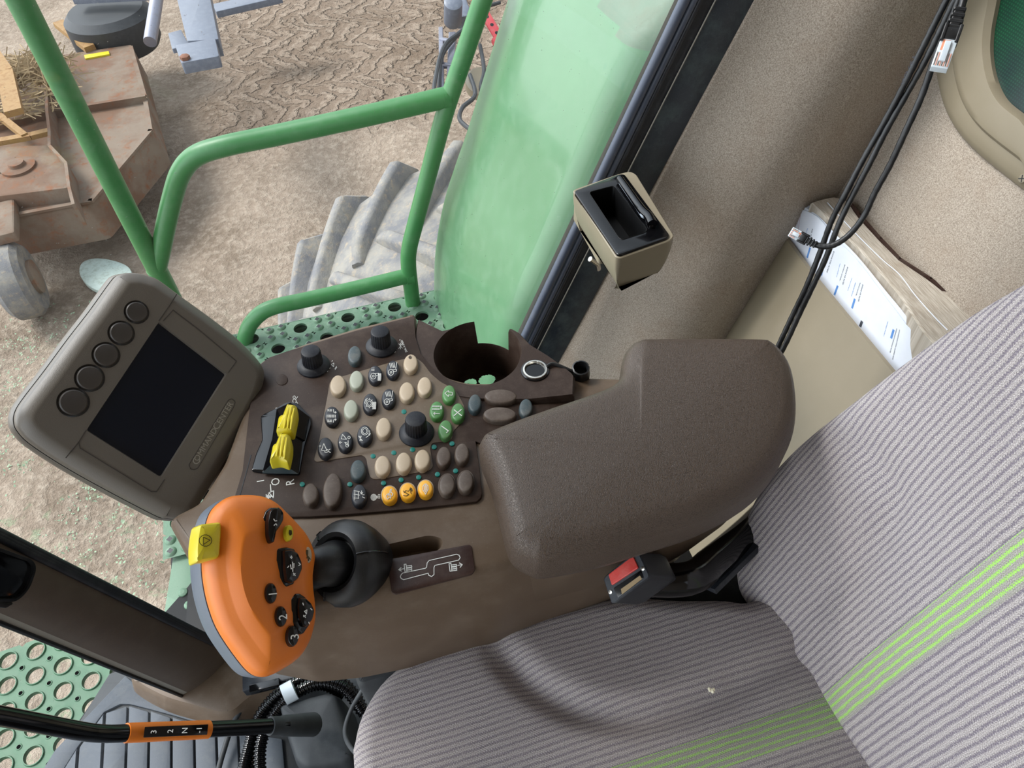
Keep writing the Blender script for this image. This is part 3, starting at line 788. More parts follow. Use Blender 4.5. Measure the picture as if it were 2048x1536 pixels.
g = M(); wall(g, [(-40, 256), (0, 245), (60, 228), (290, 190)], zt, zt+.05, .03); g.build('cross_bar', MT['rust'], md)
g = M(); c = WF.loc(34, 330, zt+.12); g.rev(WF, c[0], c[1], [(.10, zt+.09), (.10, zt+.115), (.05, zt+.12), (.045, zt+.14)], 28)
g.box(WF, c[0]-.22, c[0]-.02, c[1]-.03, c[1]+.12, zt+.09, zt+.112, .01); g.build('spindle_cover', MT['rust'], md)
for W_ in (([(-20, 216), (0, 230), (48, 268)], zt+.1, zt+.14, .04), ([(115, 42), (178, 92)], zt+.0, zt+.04, .08), ([(-20, 100), (8, 140), (25, 220)], zt+.3, zt+.34, .10), ([(-30, 284), (60, 268), (100, 258)], zt+.1, zt+.13, .05)):
    g = M(); wall(g, *W_); g.build('yellow_brace', MT['yellowsteel'], md)
g = M(); c = WF.locs([(168, 110), (217, 102), (219, 108), (170, 117)], zt+.012); g.slab(WF, c, zt, zt+.012); o = g.build('yellow_patch', MT['yellow'], md)
# caster wheel
wh = thing('caster_wheel', 'small dusty caster wheel beside the rusty mower deck', 'wheel', H(40, 570, z=-1.88))
c = H(38, 562, z=-1.66); wd = Vector((.95, .12, 0)); fw = Fr(c, wd, (0, 0, 1))
g = M(); g.rev(fw, 0, 0, [(.10, -.09), (.19, -.09), (.22, -.06), (.225, 0), (.22, .05), (.19, .08), (.10, .08)], 40); g.build('wheel_tyre', MT['tyre'], wh)
g = M(); g.rev(fw, 0, 0, [(.10, -.1), (.10, .1), (.03, .11)], 24); g.build('hub', MT['rust'], wh)
g = M(); g.box(Fr(c+Vector((-.02, .1, .2)), (0, 0, 1), wd), -.12, .12, -.05, .3, .02, .08, .01); g.build('fork', MT['rust'], wh)
# straw pile on the deck
g = M()
cc = H(52, 165, z=zt+.12)
for i in range(420):
    r = random.random()**.6*.30; a_ = random.random()*6.28; p = cc+Vector((r*math.cos(a_)*1.1, r*math.sin(a_)*1.6, (random.random())*.16*(1-r/.34)-.02))
    d_ = Vector((random.gauss(0, 1), random.gauss(0, 1), random.gauss(0, .3))).normalized()*(.05+.1*random.random()); g.tube([p-d_, p+d_], .004, 3, caps=False)
tag(g.build('straw_pile', MT['straw']), 'tangled dry straw heaped on the rusty mower deck', 'straw', kind='stuff')
# scattered weeds at the lower left
g = M()
for i in range(900):
    if random.random() < .8: px, py = random.uniform(-20, 400), random.uniform(640, 1200)
    else: px, py = random.uniform(-20, 260), random.uniform(560, 900)
    p = H(px, py, z=-1.88)
    if random.random() < .35: continue
    for k in range(random.randint(2, 5)):
        a_ = random.random()*6.28; q = p+Vector((random.gauss(0, .025), random.gauss(0, .025), 0)); w = .004+.005*random.random()
        d_ = Vector((math.cos(a_), math.sin(a_), random.random()*.8))*w; e_ = Vector((-math.sin(a_), math.cos(a_), .3*random.random()))*w*.6
        g.add([q-d_*.2, q+d_*.8+e_, q+d_*2, q+d_*.8-e_], [(0, 1, 2, 3)])
tag(g.build('weeds', MT['leaf'], recalc=False), 'sparse pale green weeds growing on the dirt at left', 'weeds', kind='stuff')
# pale teal worn disc on the ground, blue-grey implement, hitch parts
g = M(); ol = WF.locs([(158, 540), (165, 524), (190, 516), (225, 520), (255, 532), (262, 550), (240, 570), (205, 582), (178, 572), (163, 556)], -1.84)
g.slab(WF, cr([(a_, b_) for a_, b_ in [(q[0], q[1]) for q in ol]] and [Vector((q[0], q[1])) for q in ol], 4, True), -1.87, -1.84, .006)
tag(g.build('teal_disc', MT['paleteal']), 'pale teal worn disc lying on the dirt behind the monitor top', 'disc')
im = thing('implement_stand', 'blue-grey steel implement leg with bolted foot plates at top edge', 'implement stand', H(390, 90, z=-1.0))
zi = -1.0
def pslab(g, px, z0, z1, r=.01, mi=0, bev=.003): g.slab(WF, rcorner(WF.locs(px, z1), r), z0, z1, bev, mi)
g = M(); pslab(g, [(345, -40), (413, -40), (437, 78), (374, 82)], zi-.06, zi+.05); g.build('leg_beam', MT['bluegrey'], im)
g = M(); pslab(g, [(336, 66), (362, 59), (378, 90), (344, 98)], zi-.04, zi-.01, .01); g.build('foot_plate', MT['bluegrey'], im)
g = M(); pslab(g, [(350, 90), (430, 76), (438, 112), (362, 126)], zi-.01, zi+.06, .015); g.build('foot_plate', MT['bluegrey'], im)
g = M(); c = WF.loc(371, 118, zi+.06); g.rev(WF, c[0], c[1], [(.03, zi+.05), (.03, zi+.08), (.02, zi+.085)], 6); g.build('bolt', MT['rustbolt'], im)
g = M(); p = H(318, -30, z=-1.1); q = H(300, 84, z=-1.25); g.tube([p, q], .045, 18); tag(g.build('steel_pin', MT['silver']), 'round dull steel pin hanging left of the blue-grey leg', 'pin')
g = M(); g.bar(H(430, 22, z=-1.4), H(560, -8, z=-1.4), .16, .05); tag(M().bar(H(150, -6, z=-1.2), H(300, -14, z=-1.2), .12, .06).build('implement_bar', MT['bluegrey']), 'blue-grey beam crossing above the dark drum at upper left', 'bar'); tag(g.build('implement_bar', MT['bluegrey']), 'blue-grey flat beam lying along the top edge over tyre tracks', 'bar')
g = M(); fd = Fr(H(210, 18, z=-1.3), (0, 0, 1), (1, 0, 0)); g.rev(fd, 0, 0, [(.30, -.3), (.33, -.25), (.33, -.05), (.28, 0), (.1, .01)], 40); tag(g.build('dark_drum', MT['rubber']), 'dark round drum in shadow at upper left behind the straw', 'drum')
ht = thing('tractor_hitch', 'cluttered hitch with hoses and canister behind the green handrail', 'hitch', H(905, 150, z=-1.4))
g = M(); c = H(906, 25, z=-1.2); g.rev(Fr(c, (0, -.5, 1), (1, 0, 0)), 0, 0, [(.06, -.1), (.065, -.09), (.065, .1), (.05, .11)], 24); g.build('canister', MT['bluegrey'], ht)
g = M(); g.bar(H(882, 60, z=-1.3), H(884, 190, z=-1.3), .03, .05); g.bar(H(905, 70, z=-1.3), H(900, 190, z=-1.3), .05, .05); g.bar(H(880, 80, z=-1.28), H(912, 84, z=-1.28), .03, .03); g.bar(H(880, 130, z=-1.28), H(908, 132, z=-1.28), .03, .03); g.build('bracket', MT['silver'], ht)
for k, pts in enumerate([[(960, -10), (935, 50), (890, 90), (872, 150), (868, 200), (880, 215)], [(1000, 5), (960, 20), (925, 60), (885, 110), (878, 180)], [(940, 150), (950, 190), (925, 215), (920, 240), (945, 262)], [(960, 90), (968, 140), (962, 180), (985, 230)]]):
    M().tube(cr([H(a_, b_, z=-1.2-.05*k) for a_, b_ in pts], 6), .014, 8).build('hose', MT['rubber'], ht)
g = M(); g.rev(Fr(H(965, 165, z=-1.5), (0, -.4, 1), (1, 0, 0)), 0, 0, [(.12, -.05), (.12, .02), (.10, .04)], 24); g.build('pulley', MT['beige'], ht)
g = M(); g.box(Fr(H(925, 25, z=-1.3), (0, -.3, 1), (1, 0, 0)), -.06, .05, -.1, .12, -.05, .05, .01); g.build('control_box', MT['bluegrey'], ht)
rb_ = thing('red_bracket', 'small red drilled bracket between the handrail and green shield', 'bracket', H(975, 60, z=-1.4))
g = M(); c = H(974, 35, z=-1.4); f = Fr(c, (0, -.6, 1), (1, .3, 0)); g.box(f, -.035, .035, -.2, .2, -.01, .01, .002)
for k in range(5): g.rev(f, 0, -.15+.075*k, [(.014, .005), (.014, .0108)], 14, mi=1)
g.box(f, -.06, .1, -.26, -.18, -.03, .02, .002); g.build('bracket_plate', [MT['redsteel'], MT['black']], rb_)
# ================================================================ ARMREST CONSOLE
CF = Fr((0, .5, .66), (math.sin(math.radians(5)), 0, math.cos(math.radians(5))), (1, 0, 0))
def z1(x, y): return (480+x/3.413, 600+y/3.413)
def z2(x, y): return (800+x/4.042, 620+y/4.042)
def z4(x, y): return (350+x/3.658, 960+y/3.658)
con = thing('armrest_console', 'brown armrest console with keypad, cup holder and padded leather rest', 'console', (.1, .45, .5))
ol_body = [(519, 728), (612, 691), (714, 660), (833, 631), (834, 655), (842, 705), (862, 733), (899, 760), (938, 770), (978, 770), (1047, 765), (1100, 761), (1150, 758), (1290, 763), (1440, 790), (1440, 950), (1330, 1035), (1200, 1080), (1100, 1108), (1010, 1139), (790, 1196), (690, 1215), (580, 1225), (470, 1205), (408, 1150), (378, 1110), (338, 1048), (352, 1034), (400, 1010), (450, 930), (490, 820), (505, 760)]
g = M(); ol = rcorner(CF.locs(ol_body, -.010), .006, 3)
g.puffy(CF, ol, [(.004, -.165), (0, -.12), (0, -.013), (.0012, -.008), (.0035, -.0048), (.007, -.0030)], hole=(rcorner(CF.locs([(690, 1140), (690, 1108), (858, 1070), (884, 1076), (886, 1092), (868, 1106)], -.003), .012, 6), [(.001, -.0045), (.0022, -.012), (.005, -.022)], True))
body = g.build('console_body', MT['body'], con)
# slot beside the lever, cut into the body
sl = CF.locs([(690, 1140), (690, 1108), (858, 1070), (884, 1076), (886, 1092), (868, 1106)], -.004)
# rear part of the body below the pad
g = M(); ol = CF.locs([(1000, 900), (1000, 1125), (1035, 1128), (1240, 1076), (1380, 1030), (1415, 1010), (1500, 950), (1550, 880), (1500, 770), (1250, 780)], -.01)
g.puffy(CF, rcorner(ol, .012), [(.006, -.105), (.001, -.095), (0, -.03), (0, -.01)]); g.build('rear_fairing', MT['body'], con)
# keypad panel
ol = [z1(135, 440), z1(200, 390), z1(320, 348), z1(450, 310), z1(800, 205), z1(1188, 108), z2(122, 130), z2(128, 220), z2(168, 350), z2(248, 450), z2(320, 512), z2(400, 558), z2(470, 584), z2(560, 602), z2(720, 604), z2(1000, 578), z2(1200, 560), z2(1370, 552), z2(1398, 570), z2(1412, 720), (1120, 860), (970, 890), z2(612, 1060), z2(640, 1250), z2(664, 1480), (962, 995), (953, 1003), z1(1300, 1412), z1(1000, 1440), z1(700, 1465), z1(480, 1478), (560, 1034), (520, 1040), (470, 1035), (470, 990), (485, 940), (495, 850), (505, 770)]
g = M(); g.slab(CF, CF.locs(ol, 0), -.006, 0, .0008)
kp = g.build('keypad_panel', MT['panel'], con)
ol = [z1(505, 1090), z1(540, 960), z1(600, 640), z1(612, 560), z1(650, 535), z1(1090, 408), z1(1200, 392), z1(1250, 430), z1(1300, 500), z1(1370, 560), z1(1470, 610), z1(1530, 720), z1(1540, 790), z1(1500, 850), z1(1450, 900), z1(1450, 950), z1(1400, 965), z1(1310, 975), z1(1298, 1010), z1(1318, 1140), z1(1290, 1165), z1(930, 1226), z1(890, 1215), z1(876, 1170), z1(862, 1080), z1(835, 1058), z1(520, 1106)]
g = M(); g.slab(CF, rcorner(CF.locs(ol, .0006), .004, 4), -.001, .0007, .0002); o = g.build('inset_field', MT['tanpanel'], kp); o['label'] = 'tan grey field of the keypad'
# seam on the panel
g = M(); g.stroke(CF, [CF.loc(*p) for p in [z1(0, 1330), z1(45, 1170), z1(75, 1060)]], .0008, .0001); g.build('seam_line', MT['black'], kp)

PX = 1/3.413
def icon(g, fr, h, c, L, sc=1.0, w=.0005):
    """L: strokes in keypad-zoom pixels relative to the centre"""
    for s_ in L:
        cl = s_[0] == 'c'
        pts = s_[1:] if cl else s_
        g.stroke(fr, [fr.loc(c[0]+p[0]*PX*sc, c[1]+p[1]*PX*sc, h) for p in pts], w, h, 1, cl)
def circ(cx, cy, r, n=12, ry=None): return ['c']+[(cx+r*math.cos(2*math.pi*i/n), cy+(ry or r*1.15)*math.sin(2*math.pi*i/n)) for i in range(n)]
def button(x, y, w, h_, mat, L=None, lab=None, rot=.10, conv=z1, scale=PX, name='oval_button', H_=.0058, ic='icon', rim=None):
    c = conv(x, y); n = 40
    def olp(hh, k=1.0):
        pts = []
        for i in range(n):
            t_ = 2*math.pi*i/n; ex = w/2*scale*k*math.cos(t_); ey = h_/2*scale*k*math.sin(t_)
            pts.append((c[0]+ex*math.cos(rot)-ey*math.sin(rot), c[1]+ex*math.sin(rot)+ey*math.cos(rot)))
        return CF.locs(pts, hh)
    g = M(); g.puffy(CF, olp(H_*.8), [(-.0002, 0), (0, H_*.55), (.0004, H_*.8), (.0011, H_*.95), (.0018, H_)], crown=.0005, nring=3)
    if rim: g.puffy(CF, olp(H_*.4, 1.10), [(0, 0), (0, .0016), (.0006, .0021)], mi=2)
    if L: icon(g, CF, H_+.0006, c, L)
    o = g.build(name, [MT[mat], MT[ic], MT[rim or mat]], kp)
    if lab: o['label'] = lab
    return o
B = 105; HB = 138
fan = lambda dy: [circ(-12, 20+dy, 18), circ(-12, 20+dy, 6, 8), [(-12, 2+dy), (25, 0+dy), (25, 12+dy), (5, 16+dy)]]
ln = [[(-22, -42), (-14, -10)], [(-12, -44), (-4, -12)], [(-2, -44), (6, -12)], [(8, -46), (14, -12)], [(28, -50), (20, -5)]]
bars = [[(22+6*k, -8), (20+6*k, 40)] for k in range(4)]
gear = [circ(-4, 0, 22), circ(-4, 0, 13)]+[[(-4+22*math.cos(a_), 25*math.sin(a_)), (-4+30*math.cos(a_), 33*math.sin(a_))] for a_ in [k*math.pi/4 for k in range(8)]]
button(668, 582, 108, HB, 'tan'); button(795, 547, 98, 130, 'grey_button', lab='pale grey-green button')
button(922, 510, 98, 125, 'black_button', fan(-10)+bars+[[(-25, -45), (-5, -45)], [(-25, -36), (-5, -36)], [(-25, -28), (-5, -28)]], 'dark button with fan symbol')
button(1043, 474, 94, 122, 'black_button', fan(0)+ln, 'dark button with fan and lines symbol')
o = button(1165, 433, 100, 125, 'tan', [circ(-4, -42, 9), circ(-4, -42, 4)], 'tan button with dark worn spot', ic='brown_button')
button(783, 376, 95, 125, 'slate', lab='slate blue button')
bl = lambda y: [[(-30, y), (-18, y)], [(-30, y+6), (-18, y+6)], [(-12, y), (0, y)], [(-12, y+6), (0, y+6)], [(-30, y+12), (0, y+12)]]
button(627, 792, 104, 132, 'black_button', bl(-45)+bl(28)+[[(-32+8*k, -8), (-32+8*k, 10)] for k in range(8)]+[[(10, -46), (14, -24), (28, -24)], [(10, 44), (14, 24), (28, 24)], [(22, -32), (30, -24), (22, -18)], [(22, 18), (30, 24), (22, 32)]], 'dark button with harvest symbol')
button(757, 748, 100, 135, 'grey_button', lab='pale grey-green button')
button(887, 705, 100, 136, 'black_button', gear+bars+[[(-36, 0), (-30, -24), (-16, -34)]], 'dark button with gear symbol')
button(1015, 670, 98, 128, 'black_button', fan(5)+ln, 'dark button with fan and lines symbol')
button(1138, 627, 104, 134, 'tan'); button(1260, 590, 100, 130, 'tan')
button(582, 1008, 106, 142, 'black_button', [['c', (-10, -28), (-26, 18), (12, 22)], circ(-36, -10, 5), [(-6, 28), (8, 34), (22, 26), (36, 34)], [(10, 12), (22, 18), (34, 10)]], 'dark button with header height symbol')
button(718, 965, 104, 138, 'black_button', [['c', (-18, -48), (-26, -16), (10, -14)], circ(26, -26, 8), [(-40, 8), (-22, 8)], [(-32, 0), (-40, 8), (-32, 16)], [(-4, 8), (10, 8)], [(20, -5), (20, 30)], circ(14, 28, 10), [(0, 10), (6, 20), (22, 26)]], 'dark button with header and arrows symbol')
button(850, 921, 104, 138, 'black_button', [circ(2, -26, 24), circ(2, -26, 15)]+[[(-40+9*k, 8), (-14-9*k, 40)] for k in (0, 1, 2)]+[[(34, -30), (36, 0), (10, 18)], [(26, -6), (36, 0), (40, -12)]], 'dark button with gear and star symbol')
button(980, 873, 106, 142, 'tan')
for x, y in ((972, 1132), (1117, 1110), (1245, 1090)): button(x, y, 108, 142, 'tan')
for x, y in ((1390, 1070), (1515, 1048)): button(x, y, 102, 140, 'brown_button')
button(805, 1160, 106, 142, 'slate', lab='slate blue button')
button(480, 1325, 110, 152, 'brown_button'); button(630, 1298, 130, 236, 'brown_button', lab='large brown oval button')
button(812, 1332, 108, 150, 'black_button', [[(-28, -32), (-28, 32)], [(-34, -30), (4, -24)], [(-34, -6), (4, 0)], [(-34, 20), (0, 22)], [(-4, -26), (-4, 24)], [(18, -30), (18, -8)], [(10, -18), (18, -6), (26, -18)], [(24, -2), (36, -2)], [(24, 12), (40, 20)]], 'dark button with comb symbol')
an = {0: [['c', (-20, 25), (-24, 8), (-12, -4), (2, -8), (4, -28), (14, -38), (10, -16), (24, -4), (18, 10), (4, 14), (10, 28), (-4, 20), (-10, 34)], [(-12, 4), (8, 0)], [(-10, 12), (8, 6)], [(-6, -2), (6, -12)]],
      1: [[(-30, 26), (-10, 30), (6, 20), (-10, 10), (-24, 6), (-14, -6), (4, -2), (14, -14), (26, -22), (30, -8), (18, 2), (24, 14)], [(14, -22), (20, -26)], [(-24, 6), (-30, -4)], circ(20, -10, 3, 6)],
      2: [['c', (-10, 22), (-20, 8), (-20, -14), (-8, -30), (4, -32), (16, -18), (18, 4), (8, 22), (0, 40)], [(-8, 16), (-10, -22)], [(0, 24), (0, -28)], [(8, 12), (8, -20)]]}
button(1020, 1327, 106, 118, 'yellow_button', an[0], 'amber button with pale animal symbol', rot=0, rim='tan')
button(1145, 1307, 106, 118, 'yellow_button', an[1], 'amber button with dark curled symbol', rot=0, ic='icon_dark', rim='tan')
button(1267, 1287, 104, 118, 'yellow_button', an[2], 'amber button with pale animal symbol', rot=0, rim='tan')
for x, y in ((1413, 1262), (1540, 1240)): button(x, y, 112, 150, 'brown_button', rim='brown_button')
button(1427, 642, 94, 122, 'green_button', [['c', (-28, -6), (-4, -24), (-4, -14), (22, -12), (22, 8), (-4, 6), (-4, 18)]], 'green button with back arrow symbol')
button(1343, 755, 98, 128, 'green_button', [[(-30+13*k, yy), (-20+13*k, yy)] for k in range(4) for yy in (-32, -26, -12, -6)]+[[(-20, 20), (20, 22)], [(-12, 12), (-22, 20), (-12, 27)], [(26, -32), (26, -10)], [(34, -32), (34, -10)]], 'green button with grid and arrow symbol')
g = button(1487, 768, 96, 128, 'green_button', [[(-26, -20), (26, 20)], [(-26, -17), (26, 23)], [(24, -22), (-26, 20)], [(24, -19), (-26, 23)]], 'green button with a cross')
button(1402, 885, 98, 132, 'green_button', [[(-26, -26), (22, 8)], [(-26, -23), (22, 11)], [(22, 8), (6, 22)], [(22, 10), (8, 22)]], 'green button with a check mark')
button(1603, 706, 92, 126, 'slate', lab='slate blue button'); button(1018, 790, 110, 146, 'slate', conv=z2, scale=1/4.042, lab='slate blue button')
button(815, 700, 265, 118, 'brown_button', conv=z2, scale=1/4.042, lab='wide brown oval button', rot=0.02)
button(808, 845, 270, 122, 'brown_button', conv=z2, scale=1/4.042, lab='wide brown oval button', rot=0.02)
for x, y in [(425, 1257), (750, 1258), (980, 1250), (1100, 1228), (1220, 1210), (1348, 1190), (1472, 1166), (908, 1066), (1050, 1043), (1178, 1022), (1325, 1003), (1447, 980), (1119, 763)]:
    g = M(); c = z1(x, y); g.slab(CF, CF.locs(ell(c[0], c[1], 5.2, 4.6, 16), .0008), 0, .0011, .0002); g.build('indicator_light', MT['led'], kp)
# small blanked key
g = M(); c = z1(285, 545); g.slab(CF, CF.locs(ell(c[0], c[1], 12, 11, 20), 0), 0, .0006, .0002); g.build('blank_cap', MT['panel'], kp)
def knob(x, y, s_=1.0):
    c = CF.loc(*z1(x, y)); f = Fr(CF.pt(c[0], c[1]), CF.n, CF.u); g = M()
    R_ = .0160*s_; r = .0092*s_
    g.rev(f, 0, 0, [(R_, 0), (R_, .002), (R_*.93, .0034), (R_*.74, .0052), (R_*.66, .0058)], 48)
    g.rev(f, 0, 0, [(r*1.06, .004), (r*1.03, .012), (r, .0205), (r*.96, .0218), (r*.88, .0222)], 96, rmod=lambda k, q, h: 1+(.035 if k % 4 < 2 else -.01) if h < .021 else 1)
    return g.build('rotary_knob', MT['knob'], kp)
knob(503, 452); knob(967, 318); knob(1206, 912, 1.02)
# printed marks
g = M(); tr = math.radians(90)
def mk(): 
    global g
    g.build('printed_symbol', MT['icon'], kp); g = M()
def ptxt(body, x, y, size, conv=z1, h=.0002, rot=tr+.12, sx=1.0): 
    a_, b_ = CF.loc(*conv(x, y), h); g.text(CF, body, a_, b_, h, size, rot, 0, sx=sx); mk()
ptxt('I', 143, 1235, .009, rot=tr); ptxt('O', 245, 1240, .0105, rot=tr); ptxt('R', 345, 1245, .0105, rot=tr)
ptxt('I', 268, 735, .009, rot=tr)
def marks(L, c, conv=z1, w=.0005, h=.0002, sc=1.0, end=True):
    for s_ in L:
        cl = s_[0] == 'c'; pts = s_[1:] if cl else s_
        g.stroke(CF, [CF.loc(*conv(c[0]+p[0]*sc, c[1]+p[1]*sc), h) for p in pts], w, h, 0, cl, th=.00015)
    if end: mk()
marks([[(0, -70), (4, -20)], ['c', (-10, -14), (22, -28), (20, 20)], [(-30, 0), (0, 20)], [(-26, 26), (4, -2)], [(-14, -6), (-12, 34)], [(-30, 14), (6, 12)]], (208, 1330), w=.0008)
marks([circ(0, 0, 12), circ(-2, -26, 8), [(10, -14), (22, -30)], [(-16, 14), (10, 26)], [(14, 6), (22, 16)]], (372, 690))
marks([[(-30, 30), (-24, 24)], [(-14, 8), (-8, 2)], ['c', (-2, -20), (16, -30), (14, -4)], [(22, 10), (34, -6)], [(24, 16), (36, 0)], [(2, -40), (8, -46)]], (625, 460))
marks([[(-30, 28), (-24, 22)], [(-8, -16), (16, 14)], [(16, -18), (-8, 16)], [(4, -22), (4, 20)], [(-4, -40), (2, -44)], [(-36, 44), (-30, 38)]], (1092, 315))
ptxt('DIAL A SPEED', 1120, 315, .0030, rot=tr+.1)
marks([[(-20, -10), (-8, 0)], [(-14, 10), (0, 0)], [(0, 20), (6, 30)], [(20, -8), (30, 6)], [(16, 4), (34, -4)], [(-24, -22), (-12, -22)], [(4, 2), (12, 16)]], (1105, 798))
marks([[(-20, 4), (0, 0)], [(-8, -18), (-2, -12)], [(6, 14), (10, 22)], [(14, -4), (20, -14)]], (1080, 950))
marks([['c', (-22, -18), (10, -22), (12, -8), (20, 4), (8, 20), (-20, 16), (-12, 0)], [(20, -22), (28, 20)], [(34, -20), (36, 14), (20, 18)], [(-30, 18), (-24, 22)]], (1095, 1010))
marks([circ(0, 0, 18), [(12, 0), (26, -2)], [(12, -6), (26, -8)], [(12, 6), (26, 4)]]+[circ(0, 0, r) for r in (4, 8, 12, 15)], (912, 1347), w=.0008, end=False)
for yy in (-18, -10, -2, 6): marks([[(0, yy), (12, yy)]], (944, 1347), end=False)
mk()

# rocker module with two yellow levers
ol = [z1(78, 1165), z1(110, 1050), z1(152, 955), z1(140, 800), z1(160, 782), z1(250, 740), z1(320, 700), z1(390, 702), z1(480, 795), z1(486, 850), z1(440, 1000), z1(405, 1190), z1(240, 1188)]
rk = M().slab(CF, rcorner(CF.locs(ol, .002), .002, 3), -.002, .003, .001).build('rocker_housing', MT['gloss'], con)
def ridge(g, b0_, b1_, t0_, t1_, a0_, a1_, hb, ht, mi=0, mie=None):
    """triangular prism: base corners in keypad zoom, apex points seen at height ht"""
    V = [CF.pt(*CF.loc(*z1(*p), hb), hb) for p in (b0_, b1_, t1_, t0_)]+[CF.pt(*CF.loc(*z1(*p), ht), ht) for p in (a0_, a1_)]
    g.add(V, [(0, 3, 5, 4), (1, 2, 5, 4), (3, 2, 5), (0, 1, 2, 3)], mi); g.add([V[0], V[1], V[4]], [(0, 1, 2)], mi if mie is None else mie)
g = M(); ridge(g, (150, 1183), (400, 1188), (215, 960), (430, 955), (245, 1092), (290, 905), .003, .021, 0, 1)
ridge(g, (215, 975), (445, 960), (250, 745), (478, 800), (296, 880), (345, 700), .003, .022, 0)
g.build('rocker_ridge', [MT['gloss'], MT['slate']], rk, sharp=20)
def ylever(pts, ribs):
    h0, h1 = .012, .026; g = M(); ol = rcorner(CF.locs([z1(*p) for p in pts], h1-.004), .0022, 4)
    g.puffy(CF, ol, [(0, h0), (0, h1-.005), (.0012, h1-.002), (.003, h1)], crown=.002, nring=3)
    for a_, b_ in ribs:
        p = CF.pt(*CF.loc(*z1(*a_), h1+.0008), h1+.0008); q = CF.pt(*CF.loc(*z1(*b_), h1+.0008), h1+.0008); g.tube([p, p.lerp(q, .5)+CF.n*.0012, q], [.0006, .0014, .0006], 8)
    o = g.build('yellow_lever', MT['yellow'], rk); o['label'] = 'ribbed yellow thumb lever'
ylever([(318, 715), (388, 722), (390, 770), (362, 908), (298, 905), (245, 900), (262, 800), (285, 798)], [((332, 735), (300, 880)), ((350, 735), (322, 885)), ((370, 740), (345, 885))])
ylever([(270, 915), (340, 918), (352, 960), (350, 1018), (330, 1118), (270, 1095), (200, 1108), (222, 995), (240, 990)], [((278, 935), (248, 1070)), ((300, 935), (275, 1075)), ((320, 940), (302, 1085))])

# label plate with range symbol
ol = CF.locs([(775, 1126), (782, 1118), (938, 1089), (943, 1092), (950, 1140), (944, 1148), (790, 1188), (783, 1184)], -.002)
lp = M().slab(CF, rcorner(ol, .0018, 3), -.004, -.0018, .0004).build('label_plate', MT['plate'], con)
def z3(x, y): return (700+x/2.56, 1000+y/2.56)
g = M(); hh = -.0016
def lst(pts, cl=False, w=.0006): g.stroke(CF, [CF.loc(*z3(*p), hh) for p in pts], w, hh, 0, cl)
tk = [(262, 382), (270, 374), (385, 350), (392, 345), (395, 322), (405, 310), (545, 278), (558, 282), (564, 295), (556, 308), (435, 335), (430, 345), (430, 382), (418, 392), (404, 386), (400, 375), (275, 408), (262, 402), (258, 392)]
lst(tk, True)
for ox, oy, m_ in ((295, 350, -1), (525, 345, 1)):
    lst([(ox-18, oy-20), (ox-18+5, oy+20)]); lst([(ox-8, oy-20), (ox-3, oy+20)]); lst([(ox-18, oy-20), (ox-8, oy-22)]); lst([(ox-13, oy+20), (ox-3, oy+18)])
    for k in (-12, 0, 10): lst([(ox-6, oy+k), (ox+20, oy+k-3), (ox+22, oy+k+5), (ox-4, oy+k+8)])
lst([(250, 357), (276, 352)]); lst([(262, 346), (249, 357), (264, 364)]); lst([(552, 335), (574, 331)]); lst([(560, 322), (575, 331), (564, 345)])
g.build('range_symbol', MT['icon'], lp)

# padded armrest
PF = Fr((.2, .36, .70), (math.sin(math.radians(2)), -.02, 1), (1, 0, 0))
ol = PF.locs([(962, 882), (975, 868), (1030, 845), (1100, 820), (1180, 793), (1222, 775), (1240, 755), (1244, 725), (1254, 700), (1275, 686), (1310, 683), (1500, 683), (1545, 692), (1578, 730), (1592, 790), (1588, 860), (1560, 925), (1500, 988), (1405, 1038), (1300, 1072), (1200, 1102), (1095, 1122), (1062, 1118), (1026, 1098), (1012, 1070), (985, 965), (960, 900)], -.004)
ol = cr([Vector((q[0], q[1])) for q in ol], 4, True)
g = M(); g.puffy(PF, ol, [(.010, -.048), (.003, -.040), (.0, -.030), (0, -.006), (.0025, .001), (.006, .0055), (.011, .009), (.016, .0105)], crown=.004, nring=5, center=PF.loc(1280, 900, .01))
g.build('armrest_pad', MT['leather'], con)

# cup holder with notch, flange and power outlet
CC = Vector((.094, .529, .655)); KF = Fr(CC, (0, 0, 1), (1, 0, 0))
fl = KF.locs([(1148, 790), (1150, 752), (1141, 742), (1100, 712), (1062, 688), (1040, 664), (1026, 656), (1010, 657), (955, 644), (945, 641), (925, 645), (900, 656), (880, 661), (860, 657), (846, 648), (836, 634), (830, 660), (825, 730), (870, 790), (960, 800), (1060, 800)], 0)
fl = [Vector(q) for q in fl]
def polar(th):
    d_ = Vector((math.cos(th), math.sin(th))); best = .047
    for i in range(len(fl)):
        a_, b_ = fl[i], fl[(i+1) % len(fl)]; e_ = b_-a_; den = d_.x*e_.y-d_.y*e_.x
        if abs(den) < 1e-9: continue
        t_ = (a_.x*e_.y-a_.y*e_.x)/den; s_ = (a_.x*d_.y-a_.y*d_.x)/den
        if t_ > 0 and -1e-6 <= s_ <= 1+1e-6: best = max(best, t_)
    return best
nA = math.atan2(*reversed(KF.loc(952, 662, 0))); nB = math.atan2(*reversed(KF.loc(1006, 668, 0)))
ri = .0435; n = 180; V = []
for k in range(n):
    th = 2*math.pi*k/n; tt = math.atan2(math.sin(th), math.cos(th)); notch = nB < tt < nA
    ro = polar(th); zt_ = 0.0
    if notch: ro = .0475; zt_ = -.034
    for (r, z_) in ((ri-.003, -.075), (ri, -.06), (ri, zt_-.003), (ri+.0015, zt_), (ro-.002, zt_), (ro, zt_-.003), (ro, -.06), (.049 if ro > .06 else ro, -.075)):
        V.append(KF.pt(r*math.cos(th), r*math.sin(th), z_))
K = 8
